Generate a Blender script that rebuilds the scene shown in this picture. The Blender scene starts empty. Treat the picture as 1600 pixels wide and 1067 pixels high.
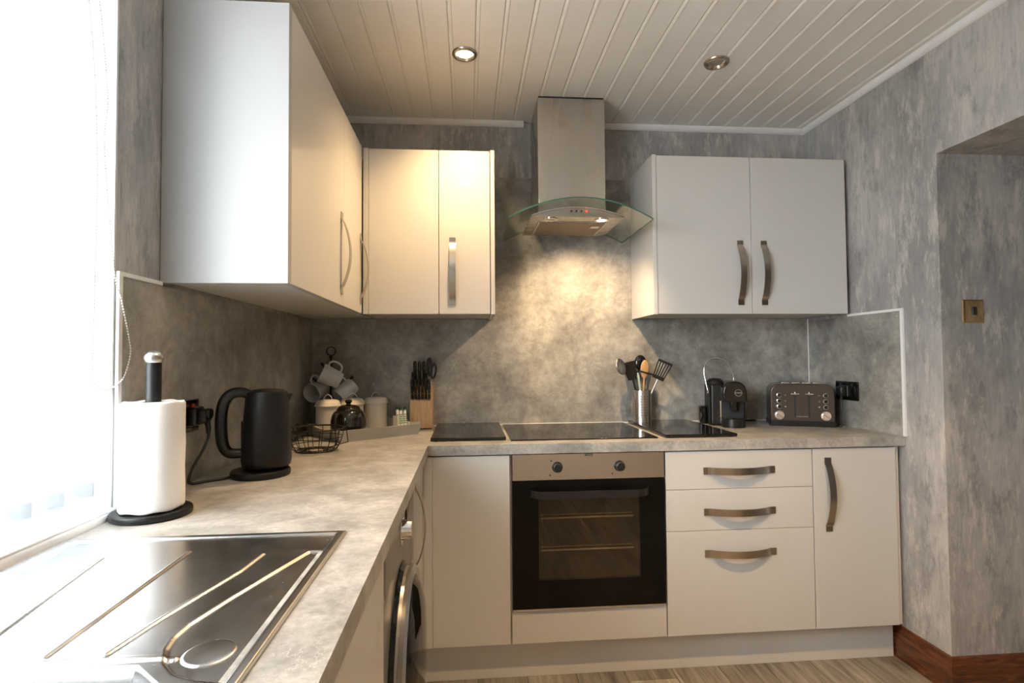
import bpy, bmesh, math, random
from mathutils import Vector, Matrix
random.seed(7)
S = bpy.context.scene
COL = S.collection
PI = math.pi

# ------------------------------------------------------------------ camera
def make_camera():
    yaw, pitch, roll, f = -0.0809, 0.0303, -0.0073, 843.84
    cy, sy = math.cos(yaw), math.sin(yaw)
    fw = Vector((-sy * math.cos(pitch), cy * math.cos(pitch), math.sin(pitch)))
    r = Vector((cy, sy, 0)); u = r.cross(fw)
    c, s = math.cos(roll), math.sin(roll)
    R, U = c * r + s * u, c * u - s * r
    M = Matrix((R, U, -fw)).transposed().to_4x4()
    M.translation = Vector((0.7494, -2.6519, 1.2264))
    cd = bpy.data.cameras.new('camera')
    cd.sensor_fit = 'HORIZONTAL'; cd.sensor_width = 36
    cd.lens = f * 36 / 1600
    cd.clip_start = 0.05
    o = bpy.data.objects.new('camera', cd); COL.objects.link(o)
    o.matrix_world = M
    S.camera = o
make_camera()

# ------------------------------------------------------------------ light and exposure
SKY = 14.0
LAMP = 45.0
REAR = 88.0
HOOD = 20.0
WARM = (1.0, 0.66, 0.33)
w = bpy.data.worlds.new('sky'); S.world = w; w.use_nodes = True
bg = w.node_tree.nodes['Background']
bg.inputs[0].default_value = (0.97, 0.98, 1.0, 1); bg.inputs[1].default_value = SKY
pl = bpy.data.lights.new('window_portal', 'AREA'); pl.shape = 'RECTANGLE'; pl.size = 1.74; pl.size_y = 1.26
pl.cycles.is_portal = True
po = bpy.data.objects.new('window_portal', pl); COL.objects.link(po)
po.location = (-0.22, -2.32, 1.56); po.rotation_euler = (PI / 2, 0, -PI / 2)
S.view_settings.view_transform = 'Standard'; S.view_settings.look = 'None'
S.view_settings.gamma = 1; S.view_settings.use_curve_mapping = False
S.view_settings.exposure = 0.84
S.cycles.max_bounces = 12; S.cycles.diffuse_bounces = 6; S.cycles.glossy_bounces = 5
S.cycles.transmission_bounces = 8; S.cycles.caustics_reflective = False; S.cycles.caustics_refractive = False
S.cycles.sample_clamp_indirect = 6.0

# ------------------------------------------------------------------ materials
def nodes(name):
    m = bpy.data.materials.new(name); m.use_nodes = True
    nt = m.node_tree
    return m, nt, nt.nodes['Principled BSDF']
def coords(nt, scale, space='Object', loc=(0, 0, 0)):
    t = nt.nodes.new('ShaderNodeTexCoord'); mp = nt.nodes.new('ShaderNodeMapping')
    mp.inputs['Scale'].default_value = scale; mp.inputs['Location'].default_value = loc
    nt.links.new(t.outputs[space], mp.inputs[0]); return mp.outputs[0]
def noise(nt, vec, scale, detail=4, rough=.6, dist=0):
    n = nt.nodes.new('ShaderNodeTexNoise')
    n.inputs['Scale'].default_value = scale; n.inputs['Detail'].default_value = detail
    n.inputs['Roughness'].default_value = rough; n.inputs['Distortion'].default_value = dist
    nt.links.new(vec, n.inputs['Vector']); return n.outputs['Fac']
def ramp(nt, fac, stops):
    r = nt.nodes.new('ShaderNodeValToRGB'); e = r.color_ramp.elements
    while len(e) < len(stops): e.new(0.5)
    for k, (p, c) in enumerate(stops):
        e[k].position = p; e[k].color = (c[0], c[1], c[2], 1) if hasattr(c, '__len__') else (c, c, c, 1)
    nt.links.new(fac, r.inputs[0]); return r.outputs[0]
def mix(nt, a, b, fac, mode='MIX'):
    x = nt.nodes.new('ShaderNodeMix'); x.data_type = 'RGBA'; x.blend_type = mode
    for sock, v in ((x.inputs['Factor'], fac), (x.inputs['A'], a), (x.inputs['B'], b)):
        if isinstance(v, bpy.types.NodeSocket): nt.links.new(v, sock)
        elif hasattr(v, '__len__'): sock.default_value = (v[0], v[1], v[2], 1)
        else: sock.default_value = v
    return x.outputs['Result']
def bump(nt, b, h, strength, dist=.002):
    n = nt.nodes.new('ShaderNodeBump'); n.inputs['Strength'].default_value = strength
    n.inputs['Distance'].default_value = dist
    nt.links.new(h, n.inputs['Height']); nt.links.new(n.outputs[0], b.inputs['Normal'])

def simple(name, col, rough=.5, metal=0, var=.06, scale=30, coat=0, spec=.5):
    m, nt, b = nodes(name)
    v = coords(nt, (1, 1, 1))
    f = noise(nt, v, scale)
    a = [max(0, c * (1 - var)) for c in col]; z = [min(1, c * (1 + var)) for c in col]
    nt.links.new(ramp(nt, f, [(.3, a), (.7, z)]), b.inputs['Base Color'])
    b.inputs['Roughness'].default_value = rough; b.inputs['Metallic'].default_value = metal
    b.inputs['Coat Weight'].default_value = coat; b.inputs['Coat Roughness'].default_value = .03
    b.inputs['Specular IOR Level'].default_value = spec
    return m
def brushed(name, col, rough, stretch, scale=60, smear=0):
    m, nt, b = nodes(name)
    v = coords(nt, stretch)
    f = noise(nt, v, scale, 3)
    nt.links.new(ramp(nt, f, [(.25, [c * .93 for c in col]), (.75, col)]), b.inputs['Base Color'])
    r = ramp(nt, f, [(.25, rough * .9), (.75, min(1, rough * 1.12))])
    if smear:
        g = noise(nt, coords(nt, (1, 1, .22)), 12, 0, .5, .6)
        r = mix(nt, r, ramp(nt, g, [(.35, rough * .9), (.65, rough * 1.5)]), smear)
    nt.links.new(r, b.inputs['Roughness'])
    b.inputs['Metallic'].default_value = 1
    if not smear: bump(nt, b, f, .03, .0003)
    return m
def wallpaper():
    m, nt, b = nodes('distressed_grey_wallpaper')
    v = coords(nt, (1, 1, .30)); v2 = coords(nt, (1, 1, .55), loc=(3, 1, 2)); v3 = coords(nt, (1, 1, .13), loc=(9, 4, 1))
    big = noise(nt, v2, 2.6, 6, .66); strk = noise(nt, v, 19, 9, .78); fine = noise(nt, v3, 60, 5, .75)
    blot = noise(nt, coords(nt, (1, 1, .45), loc=(1, 7, 3)), 11, 9, .80)
    base = ramp(nt, big, [(.38, (.31, .303, .30)), (.5, (.42, .41, .405)), (.62, (.52, .505, .49))])
    c = mix(nt, base, (.62, .585, .54), ramp(nt, strk, [(.515, 0.), (.60, .7)]))
    c = mix(nt, c, (.19, .187, .19), ramp(nt, blot, [(.52, 0.), (.63, .62)]))
    c = mix(nt, c, (.24, .225, .215), ramp(nt, noise(nt, v3, 26, 6, .8), [(.56, 0.), (.66, .55)]))
    c = mix(nt, c, ramp(nt, fine, [(.28, .5), (.7, 1.06)]), .5, 'MULTIPLY')
    nt.links.new(c, b.inputs['Base Color'])
    b.inputs['Roughness'].default_value = .62
    bump(nt, b, strk, .3, .002)
    return m
def concrete(name, c0, c1, c2, rough, vein=.5, scale=1.0):
    m, nt, b = nodes(name)
    v = coords(nt, (1, 1, 1)); v2 = coords(nt, (1, 1, 1), loc=(5, 2, 7))
    cl = noise(nt, v, 3.4 * scale, 9, .70, .25); sm = noise(nt, v2, 24 * scale, 6, .75)
    c = ramp(nt, cl, [(.36, c0), (.5, c1), (.64, c2)])
    c = mix(nt, c, ramp(nt, sm, [(.36, .6), (.64, 1.18)]), .6, 'MULTIPLY')
    # fine pale scratches: the thin band where a distorted noise crosses its middle
    k = noise(nt, coords(nt, (1, 1, 1.6), loc=(2, 8, 1)), 6 * scale, 7, .62, .35)
    lines = ramp(nt, k, [(.4935, 0.), (.5, 1.), (.5065, 0.)])
    brk = ramp(nt, noise(nt, v, 9, 3), [(.5, 0.), (.68, 1.)])
    lf = mix(nt, lines, brk, 1.0, 'MULTIPLY')
    c = mix(nt, c, [x * 1.7 for x in c2], mix(nt, lf, (vein,) * 3, 1.0, 'MULTIPLY'))
    nt.links.new(c, b.inputs['Base Color'])
    nt.links.new(ramp(nt, sm, [(.3, rough * .85), (.7, rough * 1.2)]), b.inputs['Roughness'])
    bump(nt, b, sm, .06, .001)
    return m
def wood(name, c0, c1, c2, stretch, scale, rough, rnd=.0, coat=0):
    m, nt, b = nodes(name)
    t = nt.nodes.new('ShaderNodeTexCoord'); mp = nt.nodes.new('ShaderNodeMapping'); mp.inputs['Scale'].default_value = stretch
    oi = nt.nodes.new('ShaderNodeObjectInfo')
    ad = nt.nodes.new('ShaderNodeVectorMath'); ad.operation = 'ADD'
    ml = nt.nodes.new('ShaderNodeMath'); ml.operation = 'MULTIPLY'; ml.inputs[1].default_value = 37 if rnd else 0
    nt.links.new(oi.outputs['Random'], ml.inputs[0])
    nt.links.new(t.outputs['Object'], ad.inputs[0]); nt.links.new(ml.outputs[0], ad.inputs[1])
    nt.links.new(ad.outputs[0], mp.inputs[0])
    g = noise(nt, mp.outputs[0], scale, 7, .68, 1.2)
    g2 = noise(nt, mp.outputs[0], scale * 5, 4, .6)
    c = ramp(nt, g, [(.32, c0), (.5, c1), (.68, c2)])
    c = mix(nt, c, ramp(nt, g2, [(.3, .62), (.7, 1.05)]), .5, 'MULTIPLY')
    if rnd:
        c = mix(nt, c, ramp(nt, oi.outputs['Random'], [(0, 1 - rnd), (1, 1 + rnd * .4)]), 1.0, 'MULTIPLY')
    nt.links.new(c, b.inputs['Base Color']); b.inputs['Roughness'].default_value = rough
    b.inputs['Coat Weight'].default_value = coat
    bump(nt, b, g2, .12, .001)
    return m
def glass(name, col, rough=.0, ior=1.45):
    m, nt, b = nodes(name)
    b.inputs['Base Color'].default_value = (*col, 1); b.inputs['Transmission Weight'].default_value = 1
    nt.links.new(ramp(nt, noise(nt, coords(nt, (1, 1, 1)), 8), [(.3, rough), (.7, rough + .01)]), b.inputs['Roughness'])
    b.inputs['IOR'].default_value = ior
    return m
def sheet_glass(name, tint, gloss=.08):
    """thin flat pane: tinted see-through with a mirror layer by angle"""
    m, nt, b = nodes(name)
    tr = nt.nodes.new('ShaderNodeBsdfTransparent'); gl = nt.nodes.new('ShaderNodeBsdfGlossy'); gl.inputs['Roughness'].default_value = .02
    nt.links.new(ramp(nt, noise(nt, coords(nt, (1, 1, 1)), 5), [(.2, [t * .97 for t in tint]), (.8, tint)]), tr.inputs[0])
    lw = nt.nodes.new('ShaderNodeLayerWeight'); lw.inputs[0].default_value = .5
    pw = nt.nodes.new('ShaderNodeMath'); pw.operation = 'POWER'; pw.inputs[1].default_value = 4.5
    nt.links.new(lw.outputs['Facing'], pw.inputs[0])
    ad = nt.nodes.new('ShaderNodeMath'); ad.operation = 'MULTIPLY_ADD'; ad.use_clamp = True
    ad.inputs[1].default_value = .85; ad.inputs[2].default_value = .02 + gloss
    nt.links.new(pw.outputs[0], ad.inputs[0])
    mx = nt.nodes.new('ShaderNodeMixShader')
    nt.links.new(ad.outputs[0], mx.inputs[0]); nt.links.new(tr.outputs[0], mx.inputs[1]); nt.links.new(gl.outputs[0], mx.inputs[2])
    nt.links.new(mx.outputs[0], nt.nodes['Material Output'].inputs[0])
    return m
def emit(name, col, strength):
    m, nt, b = nodes(name)
    b.inputs['Base Color'].default_value = (*col, 1)
    b.inputs['Emission Color'].default_value = (*col, 1); b.inputs['Emission Strength'].default_value = strength
    return m
def fabric_translucent():
    m, nt, b = nodes('white_blind_fabric')
    d = nt.nodes.new('ShaderNodeBsdfDiffuse'); t = nt.nodes.new('ShaderNodeBsdfTranslucent')
    c = ramp(nt, noise(nt, coords(nt, (1, 1, .2)), 120), [(.3, (.72, .76, .79)), (.7, (.78, .81, .84))])
    nt.links.new(c, d.inputs[0]); nt.links.new(c, t.inputs[0])
    mx = nt.nodes.new('ShaderNodeMixShader'); mx.inputs[0].default_value = .45
    nt.links.new(d.outputs[0], mx.inputs[1]); nt.links.new(t.outputs[0], mx.inputs[2])
    nt.links.new(mx.outputs[0], nt.nodes['Material Output'].inputs[0])
    return m

M = {}
M['paper'] = wallpaper()
M['splash'] = concrete('grey_concrete_splashback', (.195, .189, .175), (.325, .312, .286), (.48, .456, .41), .40, .6)
M['worktop'] = concrete('pale_concrete_worktop', (.27, .262, .245), (.385, .37, .345), (.50, .48, .45), .36, .45, 2.6)
M['gloss'] = simple('white_gloss_door', (.59, .577, .558), .38, 0, .008, 3, .32, .3)
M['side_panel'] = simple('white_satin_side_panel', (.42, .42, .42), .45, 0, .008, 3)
M['matte_white'] = simple('white_carcass', (.62, .61, .59), .45, 0, .02, 8)
M['plinth'] = simple('white_plinth', (.66, .645, .62), .3, 0, .02, 8)
M['ceil'] = simple('white_ceiling_board', (.87, .85, .82), .38, 0, .02, 6)
M['trim'] = simple('white_plastic_trim', (.80, .80, .80), .35, 0, .02, 20)
M['upvc'] = simple('white_window_frame', (.82, .83, .84), .3, 0, .01, 20)
M['reveal'] = simple('pale_reveal_plaster', (.62, .63, .64), .6, 0, .08, 12)
M['floor'] = wood('grey_oak_laminate', (.12, .10, .082), (.275, .245, .208), (.42, .385, .335), (10, .8, 10), 2.4, .38, .25)
M['skirt'] = wood('dark_varnished_wood', (.045, .011, .004), (.10, .028, .008), (.17, .052, .014), (3, 3, 26), 2.4, .22, 0, .5)
M['steel'] = brushed('brushed_steel_hood', (.56, .53, .49), .24, (12, 12, .4), 30, .7)
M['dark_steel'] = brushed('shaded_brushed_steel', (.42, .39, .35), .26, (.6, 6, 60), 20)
M['nickel'] = brushed('brushed_nickel_handle', (.54, .49, .42), .24, (1, 1, 1), 180)
M['panel_steel'] = brushed('brushed_steel_panel', (.60, .55, .50), .30, (.6, 6, 60), 20)
M['chrome'] = simple('polished_chrome', (.80, .79, .77), .07, 1, .02, 20)
M['satin'] = simple('satin_steel', (.62, .61, .59), .28, 1, .04, 40)
M['sink'] = None
M['white_wall'] = simple('white_wall_paint', (.80, .78, .75), .6, 0, .02, 6)
M['black_gloss'] = simple('black_gloss_glass', (.006, .006, .006), .05, 0, .2, 10)
M['oven_black'] = simple('black_oven_glass', (.006, .0055, .005), .10, 0, .2, 10, 0, .14)
M['black'] = simple('black_plastic', (.012, .012, .012), .32, 0, .15, 30)
M['matt_black'] = simple('matt_black_metal', (.008, .008, .0085), .40, 0, .1, 60, 0, .35)
M['rubber'] = simple('dark_rubber', (.02, .02, .02), .7, 0, .1, 30)
M['wire'] = simple('dark_bronze_wire', (.025, .02, .016), .45, .5, .2, 50)
M['paper_roll'] = simple('white_paper_towel', (.86, .85, .84), .9, 0, .02, 90)
M['card'] = simple('brown_card_core', (.35, .26, .17), .9, 0, .05, 30)
M['enamel'] = simple('cream_enamel', (.76, .70, .60), .3, 0, .02, 14)
M['tray'] = simple('grey_green_painted_wood', (.42, .41, .36), .5, 0, .04, 30)
M['teapot'] = simple('brown_glazed_ceramic', (.011, .008, .0055), .08, 0, .25, 20, .5)
M['mug'] = simple('pale_grey_ceramic', (.52, .54, .54), .3, 0, .04, 20)
M['block'] = wood('beech_wood', (.50, .29, .13), (.62, .38, .18), (.68, .44, .23), (10, 10, 1), 6, .42)
M['spoonwood'] = wood('tan_wood', (.42, .22, .09), (.55, .31, .13), (.62, .38, .18), (10, 10, 1), 6, .5)
M['green'] = simple('green_print', (.02, .22, .09), .6, 0, .05, 40)
M['white_paper'] = simple('white_sachet_paper', (.75, .74, .70), .6, 0, .03, 40)
M['gun'] = simple('gunmetal_paint', (.085, .068, .058), .30, .55, .1, 200, .3)
M['label'] = simple('pale_print', (.55, .53, .5), .5, 0, .03, 40)
M['red'] = emit('red_neon', (1.0, .04, .02), 1.2)
M['redswitch'] = simple('red_switch', (.5, .02, .015), .3, 0, .05, 30)
M['bulb_on'] = emit('lit_bulb', (1.0, .80, .48), 40)
M['bulb_off'] = simple('unlit_bulb_glass', (.45, .42, .36), .12, .4, .15, 60)
M['hood_glass'] = sheet_glass('green_tinted_hood_glass', (.93, .965, .945), .03)
M['glass_edge'] = simple('green_glass_edge', (.04, .13, .09), .12, 0, .1, 30)
M['pane'] = sheet_glass('clear_window_pane', (.96, .98, .98), .0)
M['oven_pane'] = sheet_glass('dark_oven_pane', (.60, .55, .47), .05)
M['porthole'] = sheet_glass('dark_porthole_glass', (.06, .06, .06), .06)
M['cavity'] = simple('dark_enamel_cavity', (.030, .027, .023), .35, 0, .1, 20)
M['filter'] = brushed('aluminium_filter', (.20, .15, .10), .42, (1, 1, 1), 200)
M['brass'] = simple('polished_brass_plate', (.62, .42, .22), .08, 1, .03, 20)
M['wmgrey'] = simple('silver_grey_appliance', (.26, .245, .225), .28, .45, .03, 80)
M['fabric'] = fabric_translucent()
M['bead'] = simple('white_bead_chain', (.74, .74, .72), .4, 0, .03, 40)
M['paving'] = simple('pale_paving', (.42, .41, .39), .8, 0, .1, 3)
M['pale_steel_flat'] = simple('pale_blade_steel', (.7, .7, .7), .2, 1, .04, 40)

def sink_mat():
    m, nt, b = nodes('scratched_sink_steel')
    v = coords(nt, (1, 1, 1)); n1 = noise(nt, v, 300, 2); n2 = noise(nt, coords(nt, (40, 2, 1)), 6, 4)
    spots = ramp(nt, noise(nt, v, 95, 2, .5), [(.74, 0.), (.80, .5)])
    nt.links.new(mix(nt, (.66, .66, .66), (.85, .85, .85), spots), b.inputs['Base Color'])
    r = ramp(nt, noise(nt, v, 18, 4), [(.3, .19), (.7, .27)])
    nt.links.new(mix(nt, r, (.5, .5, .5), spots), b.inputs['Roughness'])
    b.inputs['Metallic'].default_value = 1
    bump(nt, b, n1, .02, .0002)
    return m
M['sink'] = sink_mat()

# ------------------------------------------------------------------ mesh builder
class MB:
    def __init__(s): s.b = bmesh.new()
    def mark(s): return len(s.b.verts)
    def xform(s, k, Mx):
        s.b.verts.ensure_lookup_table()
        for v in s.b.verts[k:]: v.co = Mx @ v.co
        return s
    def box(s, a, c, bev=0, seg=1):
        a = Vector(a); c = Vector(c)
        g = bmesh.ops.create_cube(s.b, size=1)
        vs = g['verts']
        for v in vs:
            v.co = Vector([(a[i] + c[i]) / 2 + v.co[i] * (c[i] - a[i]) for i in range(3)])
        if bev:
            es = list({e for v in vs for e in v.link_edges})
            bmesh.ops.bevel(s.b, geom=es, offset=bev, segments=seg, affect='EDGES', profile=.5)
        return s
    def ring(s, c, x, y, r, n):
        return [s.b.verts.new(c + (x * math.cos(2 * PI * i / n) + y * math.sin(2 * PI * i / n)) * r) for i in range(n)]
    def bridge(s, A, B, closed=True):
        n = len(A)
        for i in range(n if closed else n - 1):
            j = (i + 1) % n
            try: s.b.faces.new((A[i], A[j], B[j], B[i]))
            except ValueError: pass
    def cap(s, A, flip=False):
        try: s.b.faces.new(A[::-1] if flip else A)
        except ValueError: pass
    def tube(s, pts, r, n=8, closed=False, caps=True):
        P = [Vector(p) for p in pts]; N = len(P)
        rr = r if hasattr(r, '__len__') else [r] * N
        rings = []; up = None
        for i, p in enumerate(P):
            if closed: t = P[(i + 1) % N] - P[i - 1]
            else: t = P[min(i + 1, N - 1)] - P[max(i - 1, 0)]
            t.normalize()
            if up is None:
                up = Vector((0, 0, 1)) if abs(t.z) < .9 else Vector((1, 0, 0))
            x = up - t * up.dot(t)
            if x.length < 1e-6: x = t.orthogonal()
            x.normalize(); y = t.cross(x); up = x
            rings.append(s.ring(p, x, y, rr[i], n))
        for i in range(N - 1): s.bridge(rings[i], rings[i + 1])
        if closed: s.bridge(rings[-1], rings[0])
        elif caps: s.cap(rings[0], True); s.cap(rings[-1])
        return s
    def cyl(s, p0, p1, r0, r1=None, n=24):
        return s.tube([p0, p1], [r0, r0 if r1 is None else r1], n)
    def lathe(s, prof, c=(0, 0, 0), n=32, close=False):
        c = Vector(c); X = Vector((1, 0, 0)); Y = Vector((0, 1, 0)); rings = []
        for r, z in prof:
            if r < 1e-5: rings.append([s.b.verts.new(c + Vector((0, 0, z)))])
            else: rings.append(s.ring(c + Vector((0, 0, z)), X, Y, r, n))
        L = list(zip(rings, rings[1:]))
        if close: L.append((rings[-1], rings[0]))
        for A, B in L:
            if len(A) == 1 and len(B) > 1:
                for i in range(n): s.b.faces.new((A[0], B[(i + 1) % n], B[i]))
            elif len(B) == 1 and len(A) > 1:
                for i in range(n): s.b.faces.new((A[i], A[(i + 1) % n], B[0]))
            else: s.bridge(A, B)
        return s
    def prism(s, poly, fn, d0, d1):
        """poly of (u,v); fn(u,v,d) -> point"""
        A = [s.b.verts.new(Vector(fn(u, v, d0))) for u, v in poly]
        B = [s.b.verts.new(Vector(fn(u, v, d1))) for u, v in poly]
        s.bridge(A, B); s.cap(A, True); s.cap(B); return s
    def strip(s, pts, nrm, wid, t):
        """flat bar: pts centre line, nrm per-point thickness direction, wid width vector"""
        W = Vector(wid) / 2; R = []
        for p, n in zip(pts, nrm):
            p = Vector(p); n = Vector(n) * t
            R.append([s.b.verts.new(p - W), s.b.verts.new(p + W), s.b.verts.new(p + W + n), s.b.verts.new(p - W + n)])
        for a, c in zip(R, R[1:]): s.bridge(a, c)
        s.cap(R[0], True); s.cap(R[-1]); return s
    def sphere(s, c, r, n=16, m=10, sc=(1, 1, 1)):
        k = s.mark(); s.lathe([(r * math.sin(PI * i / m) if 0 < i < m else 0, -r * math.cos(PI * i / m)) for i in range(m + 1)], (0, 0, 0), n)
        Mx = Matrix.Translation(Vector(c)) @ Matrix.Diagonal((*sc, 1)); return s.xform(k, Mx)

def root_of(o):
    while o.parent: o = o.parent
    return o
LOCAL = set()
def obj(name, mb, mat, parent=None, smooth=50, local=None):
    """link a mesh object; vertices are given in world space unless the thing is flagged local"""
    me = bpy.data.meshes.new(name)
    bmesh.ops.recalc_face_normals(mb.b, faces=mb.b.faces)
    if parent is not None:
        r = root_of(parent)
        if r.name not in LOCAL:
            Mi = (Matrix.Translation(r.location) @ r.rotation_euler.to_matrix().to_4x4()).inverted()
            for v in mb.b.verts: v.co = Mi @ v.co
    mb.b.to_mesh(me); mb.b.free()
    me.materials.append(mat)
    me.shade_smooth(); me.set_sharp_from_angle(angle=math.radians(smooth))
    o = bpy.data.objects.new(name, me); COL.objects.link(o)
    wn_ = o.modifiers.new('weighted_normals', 'WEIGHTED_NORMAL'); wn_.keep_sharp = True
    if parent is not None: o.parent = parent
    return o
def thing(name, label, cat, loc=(0, 0, 0), rz=0, group=None, local=False):
    o = bpy.data.objects.new(name, None); COL.objects.link(o)
    o.empty_display_size = .05
    o.location = loc; o.rotation_euler = (0, 0, rz); o['label'] = label; o['category'] = cat
    if group: o['group'] = group
    if local: LOCAL.add(o.name)
    return o
def tag(o, label, cat=None, group=None, kind=None):
    o['label'] = label
    if cat: o['category'] = cat
    if group: o['group'] = group
    if kind: o['kind'] = kind
    return o
def copy_tree(src, loc, rz, label):
    c = src.copy(); COL.objects.link(c); c.location = loc; c.rotation_euler = (0, 0, rz); c['label'] = label
    for ch in list(src.children):
        d = ch.copy(); COL.objects.link(d); d.parent = c
        for g in list(ch.children):
            e = g.copy(); COL.objects.link(e); e.parent = d
    return c
def struct(name, mb, mat, label, cat, smooth=50):
    return tag(obj(name, mb, mat, None, smooth), label, cat, None, 'structure')

def text_mesh(name, body, size, Mx, mat, parent, depth=.0006):
    cu = bpy.data.curves.new('lettering', 'FONT'); cu.body = body; cu.size = size
    cu.align_x = 'CENTER'; cu.align_y = 'CENTER'; cu.extrude = depth; cu.resolution_u = 2
    t = bpy.data.objects.new('lettering_source', cu); COL.objects.link(t)
    dg = bpy.context.evaluated_depsgraph_get()
    me = bpy.data.meshes.new_from_object(t.evaluated_get(dg))
    COL.objects.unlink(t); bpy.data.objects.remove(t)
    me.transform(Mx); me.materials.clear(); me.materials.append(mat)
    o = bpy.data.objects.new(name, me); COL.objects.link(o); o.parent = parent
    return o

# ------------------------------------------------------------------ room shell
W, H, YF, XA = 2.5, 2.40, -3.95, 3.6       # room width, ceiling, front wall, far side of the passage
YR, ZR = -0.786, 1.98                        # passage opening
NB = lambda: MB()
struct('wall_back', NB().box((-.3, 0, -.05), (XA, .15, H + .1)), M['paper'], 'grey distressed wallpaper wall behind the cooker', 'wall')
WY0, WY1, WZ0, WZ1 = -3.20, -1.44, .918, 2.2   # window opening
b = NB()
b.box((-.3, WY1, -.05), (0, 0, H + .1)); b.box((-.3, YF, -.05), (0, WY0, H + .1))
b.box((-.3, WY0, -.05), (0, WY1, WZ0 - .012)); b.box((-.3, WY0, WZ1), (0, WY1, H + .1))
struct('wall_left', b, M['paper'], 'grey distressed wallpaper wall around the window', 'wall')
b = NB()
b.box((W, YR, -.05), (XA, 0, H + .1)); b.box((W, -2.5, ZR), (XA, YR, H + .1)); b.box((W, YF, -.05), (XA, -2.5, H + .1))
b.box((XA, YF, -.05), (XA + .1, 0, H + .1))
struct('wall_right', b, M['paper'], 'grey distressed wallpaper wall with passage opening', 'wall')
struct('wall_front', NB().box((-.3, YF - .12, -.05), (XA + .1, YF, H + .1)), M['white_wall'], 'white painted wall behind the viewpoint', 'wall')

# floor planks run away from the viewer
fl = struct('floor', NB().box((-.05, YF, -.05), (XA, 0, -.012)), M['rubber'], 'grey oak laminate plank floor', 'floor')
PW = .19
x = .02
i = 0
while x < XA:
    off = random.uniform(0, 1.2); y = -off + .0
    y1 = 0.0
    for y0 in (-off, -off - 1.28, -off - 2.56, -off - 3.84):
        y0c = max(y0, YF)
        if y1 - y0c > .03 and (x < W or y0c < YR):
            xe = min(x + PW - .0016, XA)
            obj('plank', NB().box((x, y0c + .0008, -.012), (xe, y1 - .0008, 0), .0015), M['floor'], fl)
        y1 = y0c
        if y0c <= YF: break
    x += PW

# ceiling boards, long joints recessed
ce = struct('ceiling', NB().box((-.3, YF, H + .012), (XA, 0, H + .1)), M['ceil'], 'white boarded ceiling of narrow planks', 'ceiling')
x = -.0
BW = .0978
k = 0
while x < W - .01:
    xe = min(x + BW, W)
    k0 = NB()
    # board with a v-joint on both sides and a small bead, section in x-z
    sec = [(x, H + .012), (x + .0006, H + .0032), (x + .0045, H), (x + .0065, H), (x + .008, H - .0018), (x + .0125, H - .0018), (x + .014, H), (xe - .0045, H), (xe - .0006, H + .0032), (xe, H + .012)]
    k0.prism(sec, lambda u, v, d: (u, d, v), YF, 0)
    obj('plank', k0, M['ceil'], ce, 20)
    x += BW
# coving
cp = [(0, 0), (0, -.024), (.004, -.024), (.010, -.0215), (.0165, -.0165), (.0215, -.010), (.024, -.004), (.024, 0)]
struct('trim_1', NB().prism(cp, lambda u, v, d: (d, -u, H + v), .0, 1.03), M['trim'], 'white coving along the back wall left of the hood', 'coving')
struct('trim_2', NB().prism(cp, lambda u, v, d: (d, -u, H + v), 1.376, W), M['trim'], 'white coving along the back wall right of the hood', 'coving')
struct('trim_3', NB().prism(cp, lambda u, v, d: (W - u, d, H + v), YF, 0), M['trim'], 'white coving along the right wall', 'coving')
struct('trim_4', NB().prism(cp, lambda u, v, d: (u, d, H + v), YF, 0), M['trim'], 'white coving along the window wall', 'coving')
# skirting: moulded section swept round the corner of the opening
sk = [(0, 0), (0, .128), (.006, .128), (.011, .122), (.011, .108), (.015, .102), (.0175, .09), (.0175, .076), (.022, .070), (.022, 0)]
b = NB()
path = [(W, -.50, 1, 0), (W, YR, 1, 1), (XA, YR, 0, 1)]
R = []
for px, py, ox, oy in path:
    R.append([b.b.verts.new((px - u * ox, py - u * oy, v)) for u, v in sk])
b.bridge(R[0], R[1]); b.bridge(R[1], R[2]); b.cap(R[0], True); b.cap(R[2])
struct('baseboard_right', b, M['skirt'], 'dark varnished wooden skirting round the passage corner', 'skirting board')

# window: frame, panes, sill inside the reveal
wn = thing('window_1', 'bright window behind the white vertical blind', 'window', (-.2, -2.2, WZ0)); wn['kind'] = 'structure'
b = NB(); fx0, fx1 = -.21, -.14
b.box((fx0, WY0, WZ0), (fx1, WY0 + .07, WZ1), .004); b.box((fx0, WY1 - .07, WZ0), (fx1, WY1, WZ1), .004)
b.box((fx0, WY0 + .07, WZ0), (fx1, WY1 - .07, WZ0 + .07), .004); b.box((fx0, WY0 + .07, WZ1 - .07), (fx1, WY1 - .07, WZ1), .004)
b.box((fx0, -2.36, WZ0 + .07), (fx1, -2.28, WZ1 - .07), .004)
obj('window_frame', b, M['upvc'], wn)
for a, c in ((WY0 + .07, -2.36), (-2.28, WY1 - .07)):
    obj('pane', NB().box((-.178, a, WZ0 + .07), (-.172, c, WZ1 - .07)), M['pane'], wn)
obj('window_sill', NB().box((-.14, WY0, WZ0 - .012), (.010, WY1 - .001, WZ0), .004, 2), M['upvc'], wn)
obj('reveal_lining', NB().box((-.14, WY1 - .006, WZ0), (.0, WY1, WZ1)).box((-.14, WY0, WZ1 - .006), (0, WY1, WZ1)), M['reveal'], wn)
obj('ledge_trim', NB().prism([(0, .900), (.016, .900), (.014, .908), (.008, .915), (0, .918)], lambda u, v, d: (u, d, v), WY0, WY1), M['trim'], wn)
struct('sky_blocker', NB().box((-.85, -4.2, 2.30), (-.3, .4, 2.42)), M['white_wall'], 'white eaves added unseen outside to dim the upper slats', 'slab')  # unseen slab added over the window to darken the upper slats
struct('ground', NB().box((-12, -14, -.4), (6, 4, -.3)), M['paving'], 'pale paved yard outside the window', 'yard')

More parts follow.
